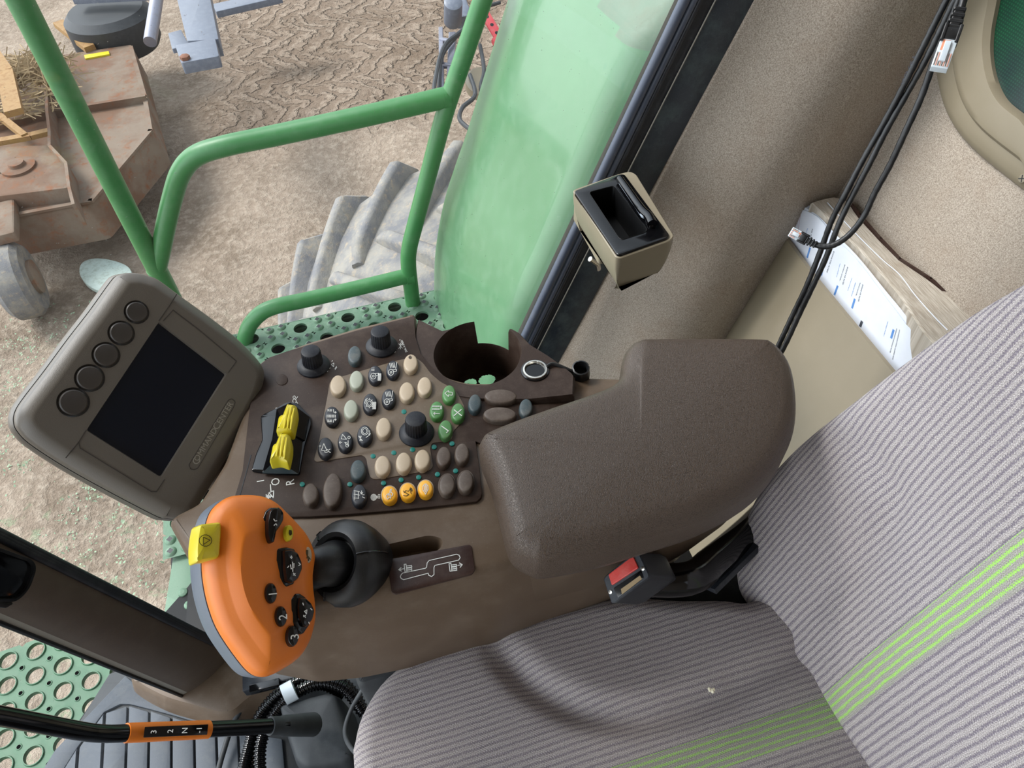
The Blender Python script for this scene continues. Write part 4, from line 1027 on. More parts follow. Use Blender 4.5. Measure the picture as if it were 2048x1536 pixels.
g = M(); g.add(V, [(i*K+k, i*K+k+1, ((i+1) % n)*K+k+1, ((i+1) % n)*K+k) for i in range(n) for k in range(K-1)])
h1_ = KF.loc(941, 766, -.075); h2_ = KF.loc(974, 760, -.075)
nr = 44; V = []; Fc = []
for i in range(nr+1):
    for k in range(144): V.append(KF.pt((ri-.003)*i/nr*math.cos(2*math.pi*k/144), (ri-.003)*i/nr*math.sin(2*math.pi*k/144), -.075))
for i in range(nr):
    for k in range(144):
        r = (ri-.003)*(i+.5)/nr; th = 2*math.pi*(k+.5)/144; x_, y_ = r*math.cos(th), r*math.sin(th)
        if ((x_-h1_[0])/.007)**2+((y_-h1_[1])/.006)**2 < 1 or ((x_-h2_[0])/.0095)**2+((y_-h2_[1])/.0075)**2 < 1: continue
        Fc.append((i*144+k, i*144+(k+1) % 144, (i+1)*144+(k+1) % 144, (i+1)*144+k))
g.add(V, Fc)
cup = g.build('cup_holder', MT['panel'], con, sharp=45)
oc = KF.loc(1070, 739, .002)
g = M(); fo = Fr(KF.pt(oc[0], oc[1], 0), (0, 0, 1), (1, 0, 0))
g.rev(fo, 0, 0, [(.0142, 0), (.0140, .0012), (.0122, .0018)], 40, mi=1, cap=False)
g.rev(fo, 0, 0, [(.0126, .0012), (.0120, .0028), (.0104, .0030), (.0094, .0012), (.0092, -.0002)], 40, cap=False)
g.rev(fo, 0, 0, [(.0094, .0004), (.0001, .0003)], 40, mi=1); g.build('power_outlet', [MT['metal'], MT['gloss']], cup)
g = M(); cp = H(1161, 745, z=.645); fc = Fr(cp, (-.05, -.15, 1), (1, 0, 0))
g.rev(fc, 0, 0, [(.0092, -.014), (.0096, .0), (.0088, .002), (.0088, .009), (.0074, .0095), (.0070, .004), (.0069, -.004)], 40, rmod=lambda k, r, h: .94 if (k % 10 == 0 and h > .001) else 1)
g.tube(cr([fo.pt(.012, 0, .002), fo.pt(.02, .001, .0022), H(1140, 741, z=.652), fc.pt(-.008, 0, .004)], 6), .0018, 8); g.build('outlet_cap', MT['black'], cup)

# ================================================================ MONITOR
def z5(x, y): return (x/2.845, 520+y/2.845)
mn = vn(.82, .10)
MF = Fr(H(300, 800, d=.68), mn, Vector((.681, .625, .382)))
mo = thing('display_monitor', 'grey-brown display monitor with dark screen and five round buttons', 'monitor', MF.o)
ol = [(720, 72), (780, 73), (840, 88), (900, 112), (1020, 200), (1200, 330), (1340, 440), (1450, 550), (1490, 605), (1503, 650), (1495, 715), (1450, 835), (1300, 1110), (1130, 1400), (1080, 1455), (1020, 1475), (950, 1470), (890, 1452), (600, 1300), (370, 1170), (180, 1045), (110, 975), (88, 925), (92, 870), (130, 800), (260, 630), (400, 440), (520, 285), (640, 118), (675, 84)]
ol = cr([Vector(MF.loc(*z5(*p), -.005)) for p in ol], 4, True)
g = M(); g.puffy(MF, ol, [(0, -.014), (0, -.007), (.0008, -.0030), (.0026, .0004), (.0095, .0052), (.0115, .0059), (.0125, .0060)], hole=(rcorner(MF.locs([z5(905, 350), z5(1292, 648), z5(917, 1240), z5(490, 970)], .006), .002), [(.0004, .0052), (.0012, .0022)], False))
bz = g.build('front_bezel', MT['monitor'], mo)
scr = [z5(905, 350), z5(1292, 648), z5(917, 1240), z5(490, 970)]
so = MF.locs(scr, .006)
g = M(); g.slab(MF, so, .0012, .0026); g.build('screen', MT['screen'], mo)
ol2 = ol
g = M(); g.puffy(MF, ol2, [(.030, -.056), (.012, -.053), (.003, -.044), (-.002, -.033), (-.0028, -.026), (-.0018, -.019), (-.0004, -.0154)]); g.build('rear_housing', MT['monitor'], mo)
g = M(); g.puffy(MF, ol, [(-.0005, -.0156), (-.0005, -.0142)]); g.build('seam_gasket', MT['black'], mo)
for x, y, r in ((777, 297, 61), (690, 416, 64), (603, 541, 66), (510, 672, 69), (417, 810, 73)):
    c = MF.loc(*z5(x, y), .006); f = Fr(MF.pt(c[0], c[1], .0060), MF.n, MF.u); R_ = r/2.845/F*.69*1.03; g = M()
    g.rev(f, 0, 0, [(R_*1.04, -.001), (R_*1.04, .0004), (R_*.96, .0005)], 36, mi=1)
    g.rev(f, 0, 0, [(R_*.90, 0), (R_*.88, .0012), (R_*.8, .0019), (R_*.6, .0014), (R_*.3, .0011), (.0004, .0010)], 36)
    g.build('round_button', [MT['monbtn'], MT['gloss']], mo)
g = M(); pl_ = [z5(1085, 1190), z5(1075, 1165), z5(1300, 795), z5(1320, 790), z5(1338, 805), z5(1330, 835), z5(1125, 1185), z5(1105, 1193)]
pl_ = rcorner(MF.locs(pl_, .006), .001, 3); g.stroke(MF, pl_, .0006, .0061, 1, True, .0002)
a_, b_ = MF.loc(*z5(1207, 990), .0062); d0 = Vector(MF.loc(*z5(1100, 1165), .0062)); d1 = Vector(MF.loc(*z5(1315, 815), .0062)); an_ = math.atan2((d1-d0).y, (d1-d0).x)
g.text(MF, 'C', *MF.loc(*z5(1118, 1145), .0062), .0062, .0092, an_, 0); g.text(MF, 'OMMAND', *MF.loc(*z5(1171, 1050), .0062), .0062, .0074, an_, 0, sx=1.0)
g.text(MF, 'C', *MF.loc(*z5(1234, 946), .0062), .0062, .0092, an_, 0); g.text(MF, 'ENTER', *MF.loc(*z5(1281, 870), .0062), .0062, .0076, an_, 0, sx=1.0)
g.build('name_plate', [MT['poststrip'], MT['monbtn']], mo)
g = M()
for pts, w in (([(1005, 195), (975, 245), (905, 345)], .0008), ([(490, 970), (445, 1040), (375, 1125)], .0008), ([(985, 285), (1130, 395), (1345, 575)], .0007), ([(448, 1035), (455, 1070), (860, 1318), (890, 1318), (935, 1250)], .0007), ([(985, 285), (930, 345)], .0006), ([(1345, 575), (1300, 640)], .0006)):
    M().stroke(MF, [MF.loc(*z5(*p), .006) for p in pts], w, .0060, 0, th=.0004).build('pressed_line', MT['monbtn'], mo)
g = M(); pa = MF.pt(.02, -.03, -.04); pb = H(450, 1000, z=.60); g.tube(cr([pa, pa.lerp(pb, .5)+Vector((0, 0, -.02)), pb+Vector((.02, .02, -.02))], 6), .02, 16); g.build('mounting_arm', MT['body'], mo)

# ================================================================ MULTIFUNCTION LEVER
JF = Fr(H(500, 1170, d=.555), vn(.70, .34), c2w(Vector((1, 0, -.6))))
js = thing('control_lever', 'orange multifunction control lever with black buttons beside the keypad', 'lever', H(690, 1130, z=.62))
ol = [(345, 150), (385, 128), (430, 116), (500, 110), (580, 112), (650, 124), (715, 152), (765, 190), (810, 235), (860, 285), (910, 340), (948, 385), (980, 440), (1005, 500), (1020, 560), (1014, 620), (1004, 700), (1008, 800), (1020, 900), (1024, 980), (1015, 1060), (985, 1170), (930, 1270), (870, 1330), (800, 1375), (730, 1415), (660, 1440), (610, 1438), (560, 1412), (500, 1350), (400, 1215), (320, 1085), (270, 960), (235, 830), (215, 700), (210, 600), (216, 480), (232, 360), (255, 265), (290, 200)]
oj = cr([Vector(JF.loc(*z4(*p), 0)) for p in ol], 3, True)
ctr = Vector(JF.loc(*z4(640, 760), .01))
jr = cr([Vector(JF.loc(*z4(*p), .01)) for p in [(520, 150), (420, 260), (370, 400), (355, 600), (390, 850), (470, 1050), (580, 1220), (700, 1350)]], 3)
def jdisp(x, y):
    b_ = min((Vector((x, y))-q).length for q in jr); return .007*math.exp(-(b_/.030)**2)
g = M(); g.puffy(JF, oj, [(.0004, -.008), (0, -.006), (0, .000), (.0012, .0045), (.0035, .0085), (.007, .0115), (.011, .0135)], crown=.0015, nring=26, center=ctr, disp=jdisp, dramp=9)
hd = g.build('handle_head', MT['orange'], js)
g = M(); g.puffy(JF, oj, [(.016, -.052), (.008, -.051), (.003, -.047), (-.001, -.038), (-.0012, -.022), (0, -.0095)]); g.build('rear_shell', MT['ugrey'], js)
g = M(); g.puffy(JF, oj, [(.0012, -.0105), (.0012, -.0065)]); g.build('parting_line', MT['plate'], js)
def jb(pts, h0, h1, mat, name, round_=.002, extra=None, lab=None, bev=.0012, crown=.0006, base=None):
    g = M(); ol_ = rcorner(JF.locs([z4(*p) for p in pts], h1), round_, 4) if round_ else [Vector(q) for q in JF.locs([z4(*p) for p in pts], h1)]
    g.puffy(JF, ol_, [(-.0006, h0), (0, h1-bev), (bev*.35, h1-bev*.3), (bev, h1)], crown=crown, nring=2)
    if base:
        hb = .0165; g.puffy(JF, rcorner(JF.locs([z4(*p) for p in base], hb), .0008, 3), [(-.0006, .002), (0, hb-.0012), (.0004, hb-.0004), (.0012, hb)])
    if extra: extra(g, h1+crown+.0002)
    o = g.build(name, [MT[mat], MT['icon'], MT['icon_dark']], hd)
    if lab: o['label'] = lab
    return o
def js_st(L, mi=1, w=.0006):
    def f(g, h):
        for s_ in L:
            cl = s_[0] == 'c'; q = s_[1:] if cl else s_
            g.stroke(JF, [JF.loc(*z4(*p), h) for p in q], w, h, mi, cl)
    return f
def js_tx(body, x, y, size, mi=1):
    def f(g, h): a_, b_ = JF.loc(*z4(x, y), h); g.text(JF, body, a_, b_, h, size, math.radians(88), mi)
    return f
tri = [['c', (208, 418), (256, 440), (208, 472)], ['c']+[(223+46*math.cos(k*.4488), 443+42*math.sin(k*.4488)) for k in range(14)]]
jb([(160, 590), (156, 500), (167, 400), (180, 335), (195, 322), (320, 306), (340, 310), (345, 360), (330, 570), (200, 590), (165, 602)], -.006, .0165, 'yellow', 'yellow_button', .003, js_st(tri, 2, .00045), 'square yellow button with triangle in circle', .003)
jb([(730, 203), (770, 203), (797, 235), (798, 290), (775, 330), (745, 365), (738, 410), (728, 455), (700, 458), (680, 400), (682, 300), (700, 225)], .006, .0245, 'gloss', 'rocker_button', .004, js_st([[(722, 285), (732, 300), (745, 298)], [(745, 330), (738, 320), (725, 332)]]), 'curved black rocker button', base=[(700, 202), (765, 200), (790, 240), (780, 320), (745, 375), (735, 430), (712, 468), (680, 465), (645, 440), (626, 380), (640, 290), (665, 228)])
jb([(p[0], p[1]) for p in ell(840, 386, 30, 58, 20)], .008, .0205, 'yellow', 'yellow_button', 0, js_st([['c', (838, 370), (850, 372), (852, 395), (842, 402), (836, 390)], [(845, 372), (845, 400)], [(841, 375), (841, 398)]], 2, .0009), 'small yellow button with dark spot')
jb([(p[0], p[1]) for p in ell(972, 550, 33, 63, 20)], .004, .0125, 'tan', 'oval_button', 0, js_st([['c', (962, 515), (972, 516), (968, 570), (960, 572)], [(975, 560), (990, 580)], [(978, 572), (978, 590)]], 2), 'pale yellow oval button')
o_ = [(800, 515), (862, 508), (905, 535), (932, 600), (935, 650), (905, 720), (860, 755), (820, 740), (805, 650)]
jb(o_, .004, .0235, 'gloss', 'octagonal_switch', .0012, js_st([[(852, 555), (852, 575)], [(845, 565), (858, 565)], [(866, 680), (880, 700)], [(866, 696), (880, 684)], [(845, 620), (850, 650), (870, 640), (870, 610)], [(860, 600), (862, 670)], [(824, 640), (832, 630)], [(905, 605), (918, 618), (905, 626)]]), 'eight sided black switch with pale symbols', .0016, base=[(740, 512), (758, 497), (820, 491), (875, 505), (905, 560), (915, 640), (870, 760), (815, 785), (790, 770), (745, 700), (728, 610)])
o_ = [(912, 860), (960, 862), (1000, 900), (1025, 955), (1010, 1020), (965, 1075), (930, 1070), (908, 1000), (904, 920)]
jb(o_, .003, .0215, 'gloss', 'octagonal_switch', .0012, js_st([[(935, 900), (940, 915)], [(940, 1000), (955, 990)], [(940, 990), (955, 1005)], ['c', (948, 960), (965, 950), (962, 980)], [(992, 940), (1002, 950)], [(978, 1040), (984, 1052)]]), 'eight sided black switch with pale symbols', .0016, base=[(850, 870), (882, 832), (915, 830), (960, 860), (990, 920), (1000, 990), (985, 1060), (945, 1120), (920, 1132), (888, 1105), (850, 1040), (839, 970)])
for x, y, tx in ((708, 828, '1'), (782, 998, '2'), (868, 1140, '3')):
    jb([(p[0], p[1]) for p in ell(x, y, 44, 76, 24)], .004, .0225, 'gloss', 'numbered_button', 0, js_tx(tx, x+12, y+5, .0085), 'round glossy black button numbered '+tx, .0018, base=ell(x-14, y+3, 54, 80, 24))
# neck and boot
g = M(); nk = cr([H(596, 1145, d=.606), H(618, 1140, d=.606), H(645, 1132, d=.602), H(672, 1128, d=.618), H(690, 1128, z=.645)], 6)
rr = [.024, .0245, .024, .0225, .0195, .0178, .017, .0165, .0162, .016, .016, .016, .016, .0165, .017, .0175, .018, .019, .02, .021, .022, .023, .024, .025, .026]
g.tube(nk, rr[:len(nk)], 32); g.build('neck', MT['black'], js)
bc = H(692, 1126, d=.622); bf = Fr(bc, vn(-.55, .30), (0, 1, 0))
g = M(); g.rev(bf, 0, 0, [(.028, -.026), (.0325, -.014), (.0350, -.003), (.0345, .006), (.0300, .013), (.0235, .016), (.020, .0145), (.017, .008)], 56); g.build('boot', MT['gloss'] if False else MT['black'], js)
for k in range(3):
    g = M(); a_ = .3+2.09*k; pts = [bf.pt(r*math.cos(a_), r*math.sin(a_), h) for r, h in ((.0334, -.012), (.0354, -.003), (.0349, .0062), (.0303, .0134), (.0238, .0164))]
    g.tube(pts, .0007, 6); g.build('boot_seam', MT['gloss'], js)
# ================================================================ SEAT
seat = thing('operator_seat', 'grey striped fabric operator seat with lime green stripe bands', 'seat', (.1, 0, .1))
QF = Fr((0, 0, .5), (0, 0, 1), (1, 0, 0))
ol = [QF.loc(*p, -.015) for p in [(703, 1536), (706, 1480), (722, 1425), (762, 1362), (820, 1315), (890, 1283), (1000, 1243), (1100, 1214), (1230, 1190), (1350, 1196), (1440, 1196), (1500, 1200)]]
ol = ol + [(.35, .27), (.40, .2), (.42, 0), (.42, -.27), (0, -.29), (-.09, -.22), (-.122, -.1), (-.125, .06)]
ol = resamp(cr([Vector(q) for q in ol], 6, True), 260)
crease = [QF.loc(*p, 0) for p in [(975, 1240), (990, 1290), (1020, 1330), (1060, 1370), (1110, 1402), (1170, 1428), (1250, 1440), (1330, 1430), (1420, 1398), (1560, 1330), (1700, 1250)]]
crease = cr([Vector(q) for q in crease], 4)
def cdist(L, x, y):
    p = Vector((x, y)); best = 9; sg_ = 1
    for i in range(len(L)-1):
        a_, b_ = L[i], L[i+1]; e_ = b_-a_; t_ = max(0, min(1, (p-a_).dot(e_)/e_.length_squared)); q = a_+e_*t_; d_ = (p-q).length
        if d_ < best: best = d_; sg_ = 1 if (e_.x*(p-a_).y-e_.y*(p-a_).x) > 0 else -1; best_i = i+t_
    return best, sg_, best_i
def cdisp(x, y):
    d_, s_, i_ = cdist(crease, x, y); fade = min(1, i_/8.0)*(1-.45*i_/len(crease)); fade = max(.12, fade)
    v = -.015*math.exp(-(d_/.012)**2)*fade
    if s_ > 0: v += .007*(1-math.exp(-(d_/.014)**2))*math.exp(-(d_/.09)**2)*fade
    v += .0018*math.sin(31*x+9*y)*math.sin(23*y)
    return v
MT['knit_c'] = m_knit('striped_knit_cushion', .128, .156, k=.8, dk=.82); MT['knit_b'] = m_knit('striped_knit_backrest', .130, .158, per=.0060)  # one fabric; cushion copy darkened, putting its shade into the colour
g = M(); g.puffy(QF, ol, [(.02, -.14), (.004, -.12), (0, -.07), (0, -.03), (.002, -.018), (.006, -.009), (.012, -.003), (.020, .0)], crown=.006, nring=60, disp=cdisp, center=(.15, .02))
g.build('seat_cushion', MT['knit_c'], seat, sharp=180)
lean = math.radians(17)
BF = Fr((.31, 0, .5), Vector((-math.cos(lean), 0, math.sin(lean))), (0, 1, 0))   # u = outboard, v = n x u = down or up
pb = [(2048, 556), (1950, 612), (1850, 684), (1760, 752), (1700, 800), (1640, 846), (1595, 885), (1550, 932), (1512, 985), (1488, 1040), (1476, 1100), (1474, 1150), (1484, 1196), (1520, 1242), (1578, 1300), (1600, 1340), (1640, 1400), (1700, 1482), (1740, 1536)]
ol = [BF.loc(*p, -.015) for p in pb]
sv = 1 if BF.v.z > 0 else -1
bl_ = ol[-1]; tp_ = ol[0]
ol = ol + [(bl_[0]-.16, bl_[1]), (-.28, bl_[1]+.02*sv), (-.30, .2*sv), (-.28, tp_[1]+.16*sv), (-.1, tp_[1]+.25*sv), (.1, tp_[1]+.25*sv), (tp_[0]-.02, tp_[1]+.12*sv)]
P = [Vector(q) for q in ol]
ol = resamp(P, 300)
sm = ol[:]
for _ in range(3): sm = [(sm[i-1]+sm[i]*2+sm[(i+1) % len(sm)])/4 for i in range(len(sm))]
ol = sm
cre2 = cr([Vector(BF.loc(*p, 0)) for p in [(1655, 840), (1700, 880), (1750, 935), (1780, 985), (1782, 1030), (1750, 1085), (1690, 1150), (1620, 1225), (1575, 1270)]], 4)
def bdisp(x, y):
    d_, s_, i_ = cdist(cre2, x, y); fade = math.sin(math.pi*min(1, max(0, (i_+2)/(len(cre2)+4))))
    v = -.005*math.exp(-(d_/.013)**2)*fade - .007*math.exp(-(d_/.045)**2)*fade
    return v + .0012*math.sin(27*x+8*y)
g = M(); g.puffy(BF, ol, [(.02, -.13), (0, -.11), (0, -.035), (.002, -.022), (.006, -.012), (.012, -.005), (.022, 0)], crown=.012, nring=60, disp=bdisp, center=(.05, .2*sv), mi=0)
# uv for the back: (along, lateral)
g.uv = {k: (q[1], q[0]) for k, q in g.uv.items()}
g.build('backrest', MT['knit_b'], seat, sharp=180)
g = M(); g.box(WF, -.04, .36, -.22, .20, .02, .37, .02); g.build('seat_base', MT['rubber'], seat)
M().box(WF, .20, .42, .22, .335, .30, .46, .01).build('shadow_block', MT['black'], seat)  # black box added to stand in for the belt stalk's shadow
g = M(); c = H(1423, 1379, z=.51); 
for k in range(5): 
    f = Fr(c+Vector((random.gauss(0, .0013), random.gauss(0, .0013), -.001)), (random.random(), random.random(), 1), (1, 0, 0)); g.rev(f, 0, 0, [(.0005, -.0014), (.0014, -.0008), (.0015, .0003), (.001, .0012), (.0003, .0015)], 8)
tag(g.build('crumb', MT['crumb']), 'tiny white crumb lying on the grey striped seat cushion', 'crumb')
g = M(); g.box(WF, .02, .28, .12, .27, .02, .46, .02); g.box(WF, -.10, .25, .30, .34, .30, .48, .01)
struct(g.build('console_pedestal', MT['rubber']))

# seat-belt buckle
bk = thing('seat_belt_buckle', 'black seat belt buckle with red release button beside the armrest', 'buckle', H(1300, 1180, z=.52))
BK = Fr(H(1255, 1157, d=.670), vn(-.72, .30), c2w(Vector((.55, .4, 0))))
fq = [(1206, 1158), (1212, 1150), (1268, 1104), (1277, 1103), (1299, 1150), (1297, 1157), (1230, 1206), (1222, 1206)]
oq = rcorner(BK.locs(fq, 0), .0016, 3)
g = M(); g.puffy(BK, oq, [(.004, -.066), (.0012, -.060), (-.001, -.045), (0, -.010), (0, -.001), (.001, 0)]); g.build('housing', MT['seal'], bk)
g = M(); g.slab(BK, rcorner(BK.locs([(1217, 1149), (1266, 1112), (1277, 1136), (1224, 1171)], .001), .0012, 3), -.004, .0016, .0006); o = g.build('release_button', MT['red'], bk)
g = M(); g.slab(BK, rcorner(BK.locs([(1227, 1176), (1282, 1140), (1287, 1156), (1236, 1196)], .0005), .001, 3), -.004, .0006, .0002)
g.slab(BK, BK.locs([(1242, 1178), (1280, 1151), (1284, 1158), (1244, 1189)], .0008), 0, .001, 0, 1); g.build('latch_slot', [MT['gloss'], MT['straw']], bk)
for p in ((1286, 1137), (1221, 1184)):
    c = BK.loc(*p, 0); f = Fr(BK.pt(c[0], c[1]), BK.n, BK.u); M().rev(f, 0, 0, [(.0018, 0), (.0018, .0006), (.0006, .0008)], 14).build('screw', MT['metal'], bk)
g = M(); pa = BK.pt(*BK.loc(1262, 1158, -.06), -.06); g.tube(cr([pa, H(1375, 1158, d=.73), H(1430, 1120, d=.76), H(1500, 1060, d=.80), H(1560, 1000, d=.83)], 6), .016, 12); 
g.build('stalk', MT['gloss'], bk)
g = M(); g.bar(H(1405, 1172, d=.76), H(1540, 1040, d=.80), .035, .006, (0, .6, .8)); g.build('anchor_strap', MT['seal'], bk)

# ================================================================ BIN ON THE WALL
at = thing('ash_bin', 'small beige bin with glossy black top fixed to the side window post', 'bin', (.31, .7, .62))
AF = Fr((.31, .69, .66), (0, 0, 1), (1, 0, 0))
q4 = lambda L, h=0: AF.locs([(1000+x/5.12, 300+y/5.12) for x, y in L], h)
ob = rcorner(q4([(738, 408), (1205, 245), (1330, 215), (1395, 245), (1785, 880), (1745, 925), (1235, 1105), (1185, 1095)]), .006, 4)
g = M(); g.puffy(AF, ob, [(.013, -.058), (.0125, -.058), (.009, -.052), (.0045, -.038), (.001, -.02), (0, -.008), (0, -.001), (.001, 0)], hole=(rcorner(q4([(905, 430), (1165, 362), (1515, 820), (1490, 850), (1250, 925), (1215, 905)], .0), .005, 4), [(0, -.004)], False)); bn = g.build('bin_body', MT['beige'], at)
ok = rcorner(q4([(755, 425), (1205, 255), (1275, 250), (1735, 870), (1715, 905), (1225, 1080), (1195, 1070)], .002), .005, 4)
g = M(); ihole = rcorner(q4([(905, 430), (1165, 362), (1515, 820), (1490, 850), (1250, 925), (1215, 905)], .003), .005, 4); g.puffy(AF, ok, [(0, -.002), (0, .0018), (.0004, .0026), (.0012, .003)], hole=(ihole, [(0, -.001)], False), bottom=False); lid = g.build('top_bezel', MT['gloss'], at)
g = M(); ir = rcorner(q4([(905, 430), (1165, 362), (1515, 820), (1490, 850), (1250, 925), (1215, 905)], .003), .005, 4)
V = []; 
for ins, h in ((0, .0032), (.0008, .0036), (.0014, .003), (.004, -.036)):
    c_ = sum((Vector(p) for p in ir), Vector((0, 0)))/len(ir)
    for p in ir: p = Vector(p); V.append(AF.pt(*(p+(c_-p).normalized()*ins), h))
n = len(ir); g.add(V, [(a_*n+k, a_*n+(k+1) % n, (a_+1)*n+(k+1) % n, (a_+1)*n+k) for a_ in range(3) for k in range(n)]+[tuple(range(3*n, 4*n))]); g.build('inner_liner', MT['void'], at, recalc=False)
g = M(); hp = [AF.pt(*p, .0085) for p in q4([(1225, 290), (1330, 440), (1450, 610), (1520, 680), (1560, 760)], .0085)]
g.tube(cr(hp, 5), [.0042+.0001*k for k in range(4*5+1)], 14); 
hs_ = rcorner(q4([(1195, 285), (1250, 275), (1540, 660), (1580, 740), (1570, 800), (1520, 800), (1480, 700)], .004), .002, 3); g.slab(AF, hs_, .001, .0075, .002); g.build('flip_lever', MT['greyinsert'] if False else MT['gloss'], at)
g = M(); g.slab(AF, rcorner(q4([(1212, 320), (1250, 300), (1500, 640), (1500, 690), (1455, 680)], .0085), .002, 3), .006, .0088, .0006); o = g.build('lever_insert', MT['greyinsert'], at)
g = M(); cc_ = H(1195, 527, y=.80); g.tube([cc_+Vector((-.012, 0, .012)), cc_, cc_+Vector((.006, .01, -.02))], .004, 10); g.build('mounting_clip', MT['metal'], at)
g = M(); g.box(Fr((.32, .78, .57), (0, 0, 1), (1, 0, 0)), -.015, .015, -.05, .055, -.02, .03, .005); g.build('wall_bracket', MT['beige'], at)

# ================================================================ DOCUMENT POCKET, PAPERS, MANUAL
dp = thing('document_pocket', 'beige plastic document pocket on the felt rear wall', 'pocket', (.66, .65, .3))
l0 = H(1561, 479, x=.612); l1 = H(1626, 552, x=.606); l2 = H(1800, 752, x=.606); lw = H(1572, 452, x=.70)
z_ = l1.z
g = M(); base = -.10
L = [Vector((.66, l0.y+.006, z_+.02)), l0, l1, Vector((.606, l2.y, z_)), Vector((.606, .25, z_))]
L[1].z = z_; 
Bt = [Vector((.52, l0.y+.03, base)), Vector((.43, l0.y+.04, base)), Vector((.41, l1.y+.015, base)), Vector((.41, l2.y, base)), Vector((.41, .25, base))]
def pk(s, t):
    i = s*(len(L)-1); k = min(int(i), len(L)-2); a_ = L[k].lerp(L[k+1], i-k); b_ = Bt[k].lerp(Bt[k+1], i-k); p = a_.lerp(b_, t); p.x -= .012*math.sin(math.pi*min(1, t*1.2)); return p
g.grid(pk, 40, 20); g.grid(lambda s, t: pk(s, t)+Vector((.005, -.002, 0)), 40, 20)
g.grid(lambda s, t: pk(s, 0)+Vector((.005*t, -.002*t, .0)), 40, 1); g.build('pocket_shell', MT['beige'], dp)
# paper stack leaning in the pocket
pstk = thing('paper_stack', 'stack of printed white papers with blue highlights standing in the pocket', 'papers', (.66, .6, .45))
for k in range(5):
    off = .0022*(4-k); KP = Fr((.620+off*1.0, .6, .5), Vector((-1, 0, .12)), (0, -1, 0))
    pts = [(1579, 437+2*k), (1590, 428-3*(4-k)), (1600+3*(4-k), 414-2*(4-k)), (1637, 432), (1673, 470), (1714, 511), (1772, 582), (1816, 637), (1846-3*k, 684), (1800, 780), (1600, 560)]
    if k == 4: pts = [(1577, 446), (1581, 430), (1600, 419), (1636, 434), (1668, 474), (1712, 517), (1768, 590), (1810, 646), (1838, 690), (1800, 780), (1600, 560), (1572, 475)]
    ol = cr([Vector(q) for q in KP.locs(pts, 0)], 3, True)
    lo = [Vector(q) for q in KP.locs(pts, 0)]
    g = M(); g.puffy(KP, ol, [(0, 0), (0, .0005)])
    if k == 4:
        rot_ = None
        pd = Vector(KP.loc(1700, 600, .0006)); pe = Vector(KP.loc(1716, 636, .0006)); an_ = math.atan2((pe-pd).y, (pe-pd).x)
        def zz(x, y): return (1450+x/3.413, 350+y/3.413)
        def pt_(body, x0, y0, x1, y1, mi=1, k_=1.0):
            p0_ = Vector(KP.loc(*zz(x0, y0), .0007)); p1_ = Vector(KP.loc(*zz(x1, y1), .0007)); d_ = p1_-p0_; sz = d_.length/max(1, len(body))*1.55*k_
            c_ = (p0_+p1_)/2; g.text(KP, body, c_.x, c_.y, .0007, sz, math.atan2(d_.y, d_.x), mi, ext=.00005)
        pt_('ENGINE FUEL FILTERS', 750, 500, 688, 685); pt_('FUEL FILTER (MOTO...)', 722, 500, 672, 640, 1, .8); pt_('ENGINE AIR FILTER', 842, 610, 798, 765); pt_('SECONDARY AIR FILTER -', 826, 590, 775, 745, 1, .9)
        pt_('ENGINE AIR FILTER', 945, 730, 905, 880); pt_('PRIMARY AIR FILTER -', 930, 712, 885, 850, 1, .9); pt_('FUEL AND COOLANT FILTER', 690, 530, 640, 680, 1, .8)
        pt_('HYDROSTATIC PUMP / ENGINE GEAR', 1195, 1040, 1140, 1275); pt_('CASE/MAIN HYDRAULIC FILTER', 1180, 1020, 1118, 1240, 1, .9)
        pt_('Change secondary filter with', 798, 560, 750, 740, 2, .8); pt_('Note: Replace secondary filter only', 880, 660, 825, 830, 2, .8); pt_('Replace after 400 hours', 905, 690, 850, 870, 2, .8); pt_('Note: Replace when filter is', 1125, 950, 1070, 1150, 2, .8)
        pt_('Replace every', 572, 340, 540, 440, 2, .8); pt_('FUEL WATER', 600, 350, 575, 470, 1, .8)
        for a_, b_ in (((672, 620), (658, 680)), ((768, 760), (748, 815)), ((885, 850), (868, 905)), ((1150, 1060), (1135, 1110)), ((580, 500), (562, 560))):
            g.stroke(KP, [KP.loc(*zz(*a_), .0006), KP.loc(*zz(*b_), .0006)], .0035, .00065, 2, th=.00005)
        g.stroke(KP, [KP.loc(*zz(*p), .0006) for p in ((487, 275), (515, 278), (500, 370), (472, 366))], .0005, .00065, 3, True, .00005)
        pt_('Ap 351 Romow', 505, 285, 488, 362, 3, .8)
        g.stroke(KP, [KP.loc(*zz(934, 1003), .0006), KP.loc(*zz(924, 1030), .0006)], .0045, .0007, 1, th=.00005)
    g.build('sheet', [MT['paper'], MT['ink'], MT['blueink'], MT['redink']], pstk)
bkx = thing('manual_book', 'thick worn manual with grey page edges behind the white papers', 'book', (.72, .62, .4))
g = M(); zb = .56; bo = WF.locs([(1622, 405), (1640, 398), (1672, 392), (1697, 402), (1716, 432), (1760, 480), (1800, 520), (1860, 560), (1900, 592), (1945, 628), (1990, 680), (1900, 720), (1846, 662), (1800, 590), (1740, 520), (1660, 440)], zb)
g.puffy(WF, resamp(bo, 60), [(0, .05), (0, zb-.002), (.002, zb)]); g.build('page_block', MT['pages'], bkx)
g = M(); cv = [(1699, 401), (1720, 428), (1762, 476), (1800, 516), (1862, 556), (1902, 588), (1950, 628), (1990, 668)]
g2_ = [WF.loc(*p, zb+.003) for p in cv]
for a_, b_ in zip(g2_[:-1], g2_[1:]):
    a_ = Vector(a_); b_ = Vector(b_); dd = b_-a_; f = Fr((a_.x, a_.y, 0), (0, 0, 1), (dd.x, dd.y, 0)); g.box(f, -.001, dd.length+.001, -.0015, .0015, .05, zb+.003)
o = g.build('cover', MT['plate'], bkx); o['label'] = 'thin dark cover edge'
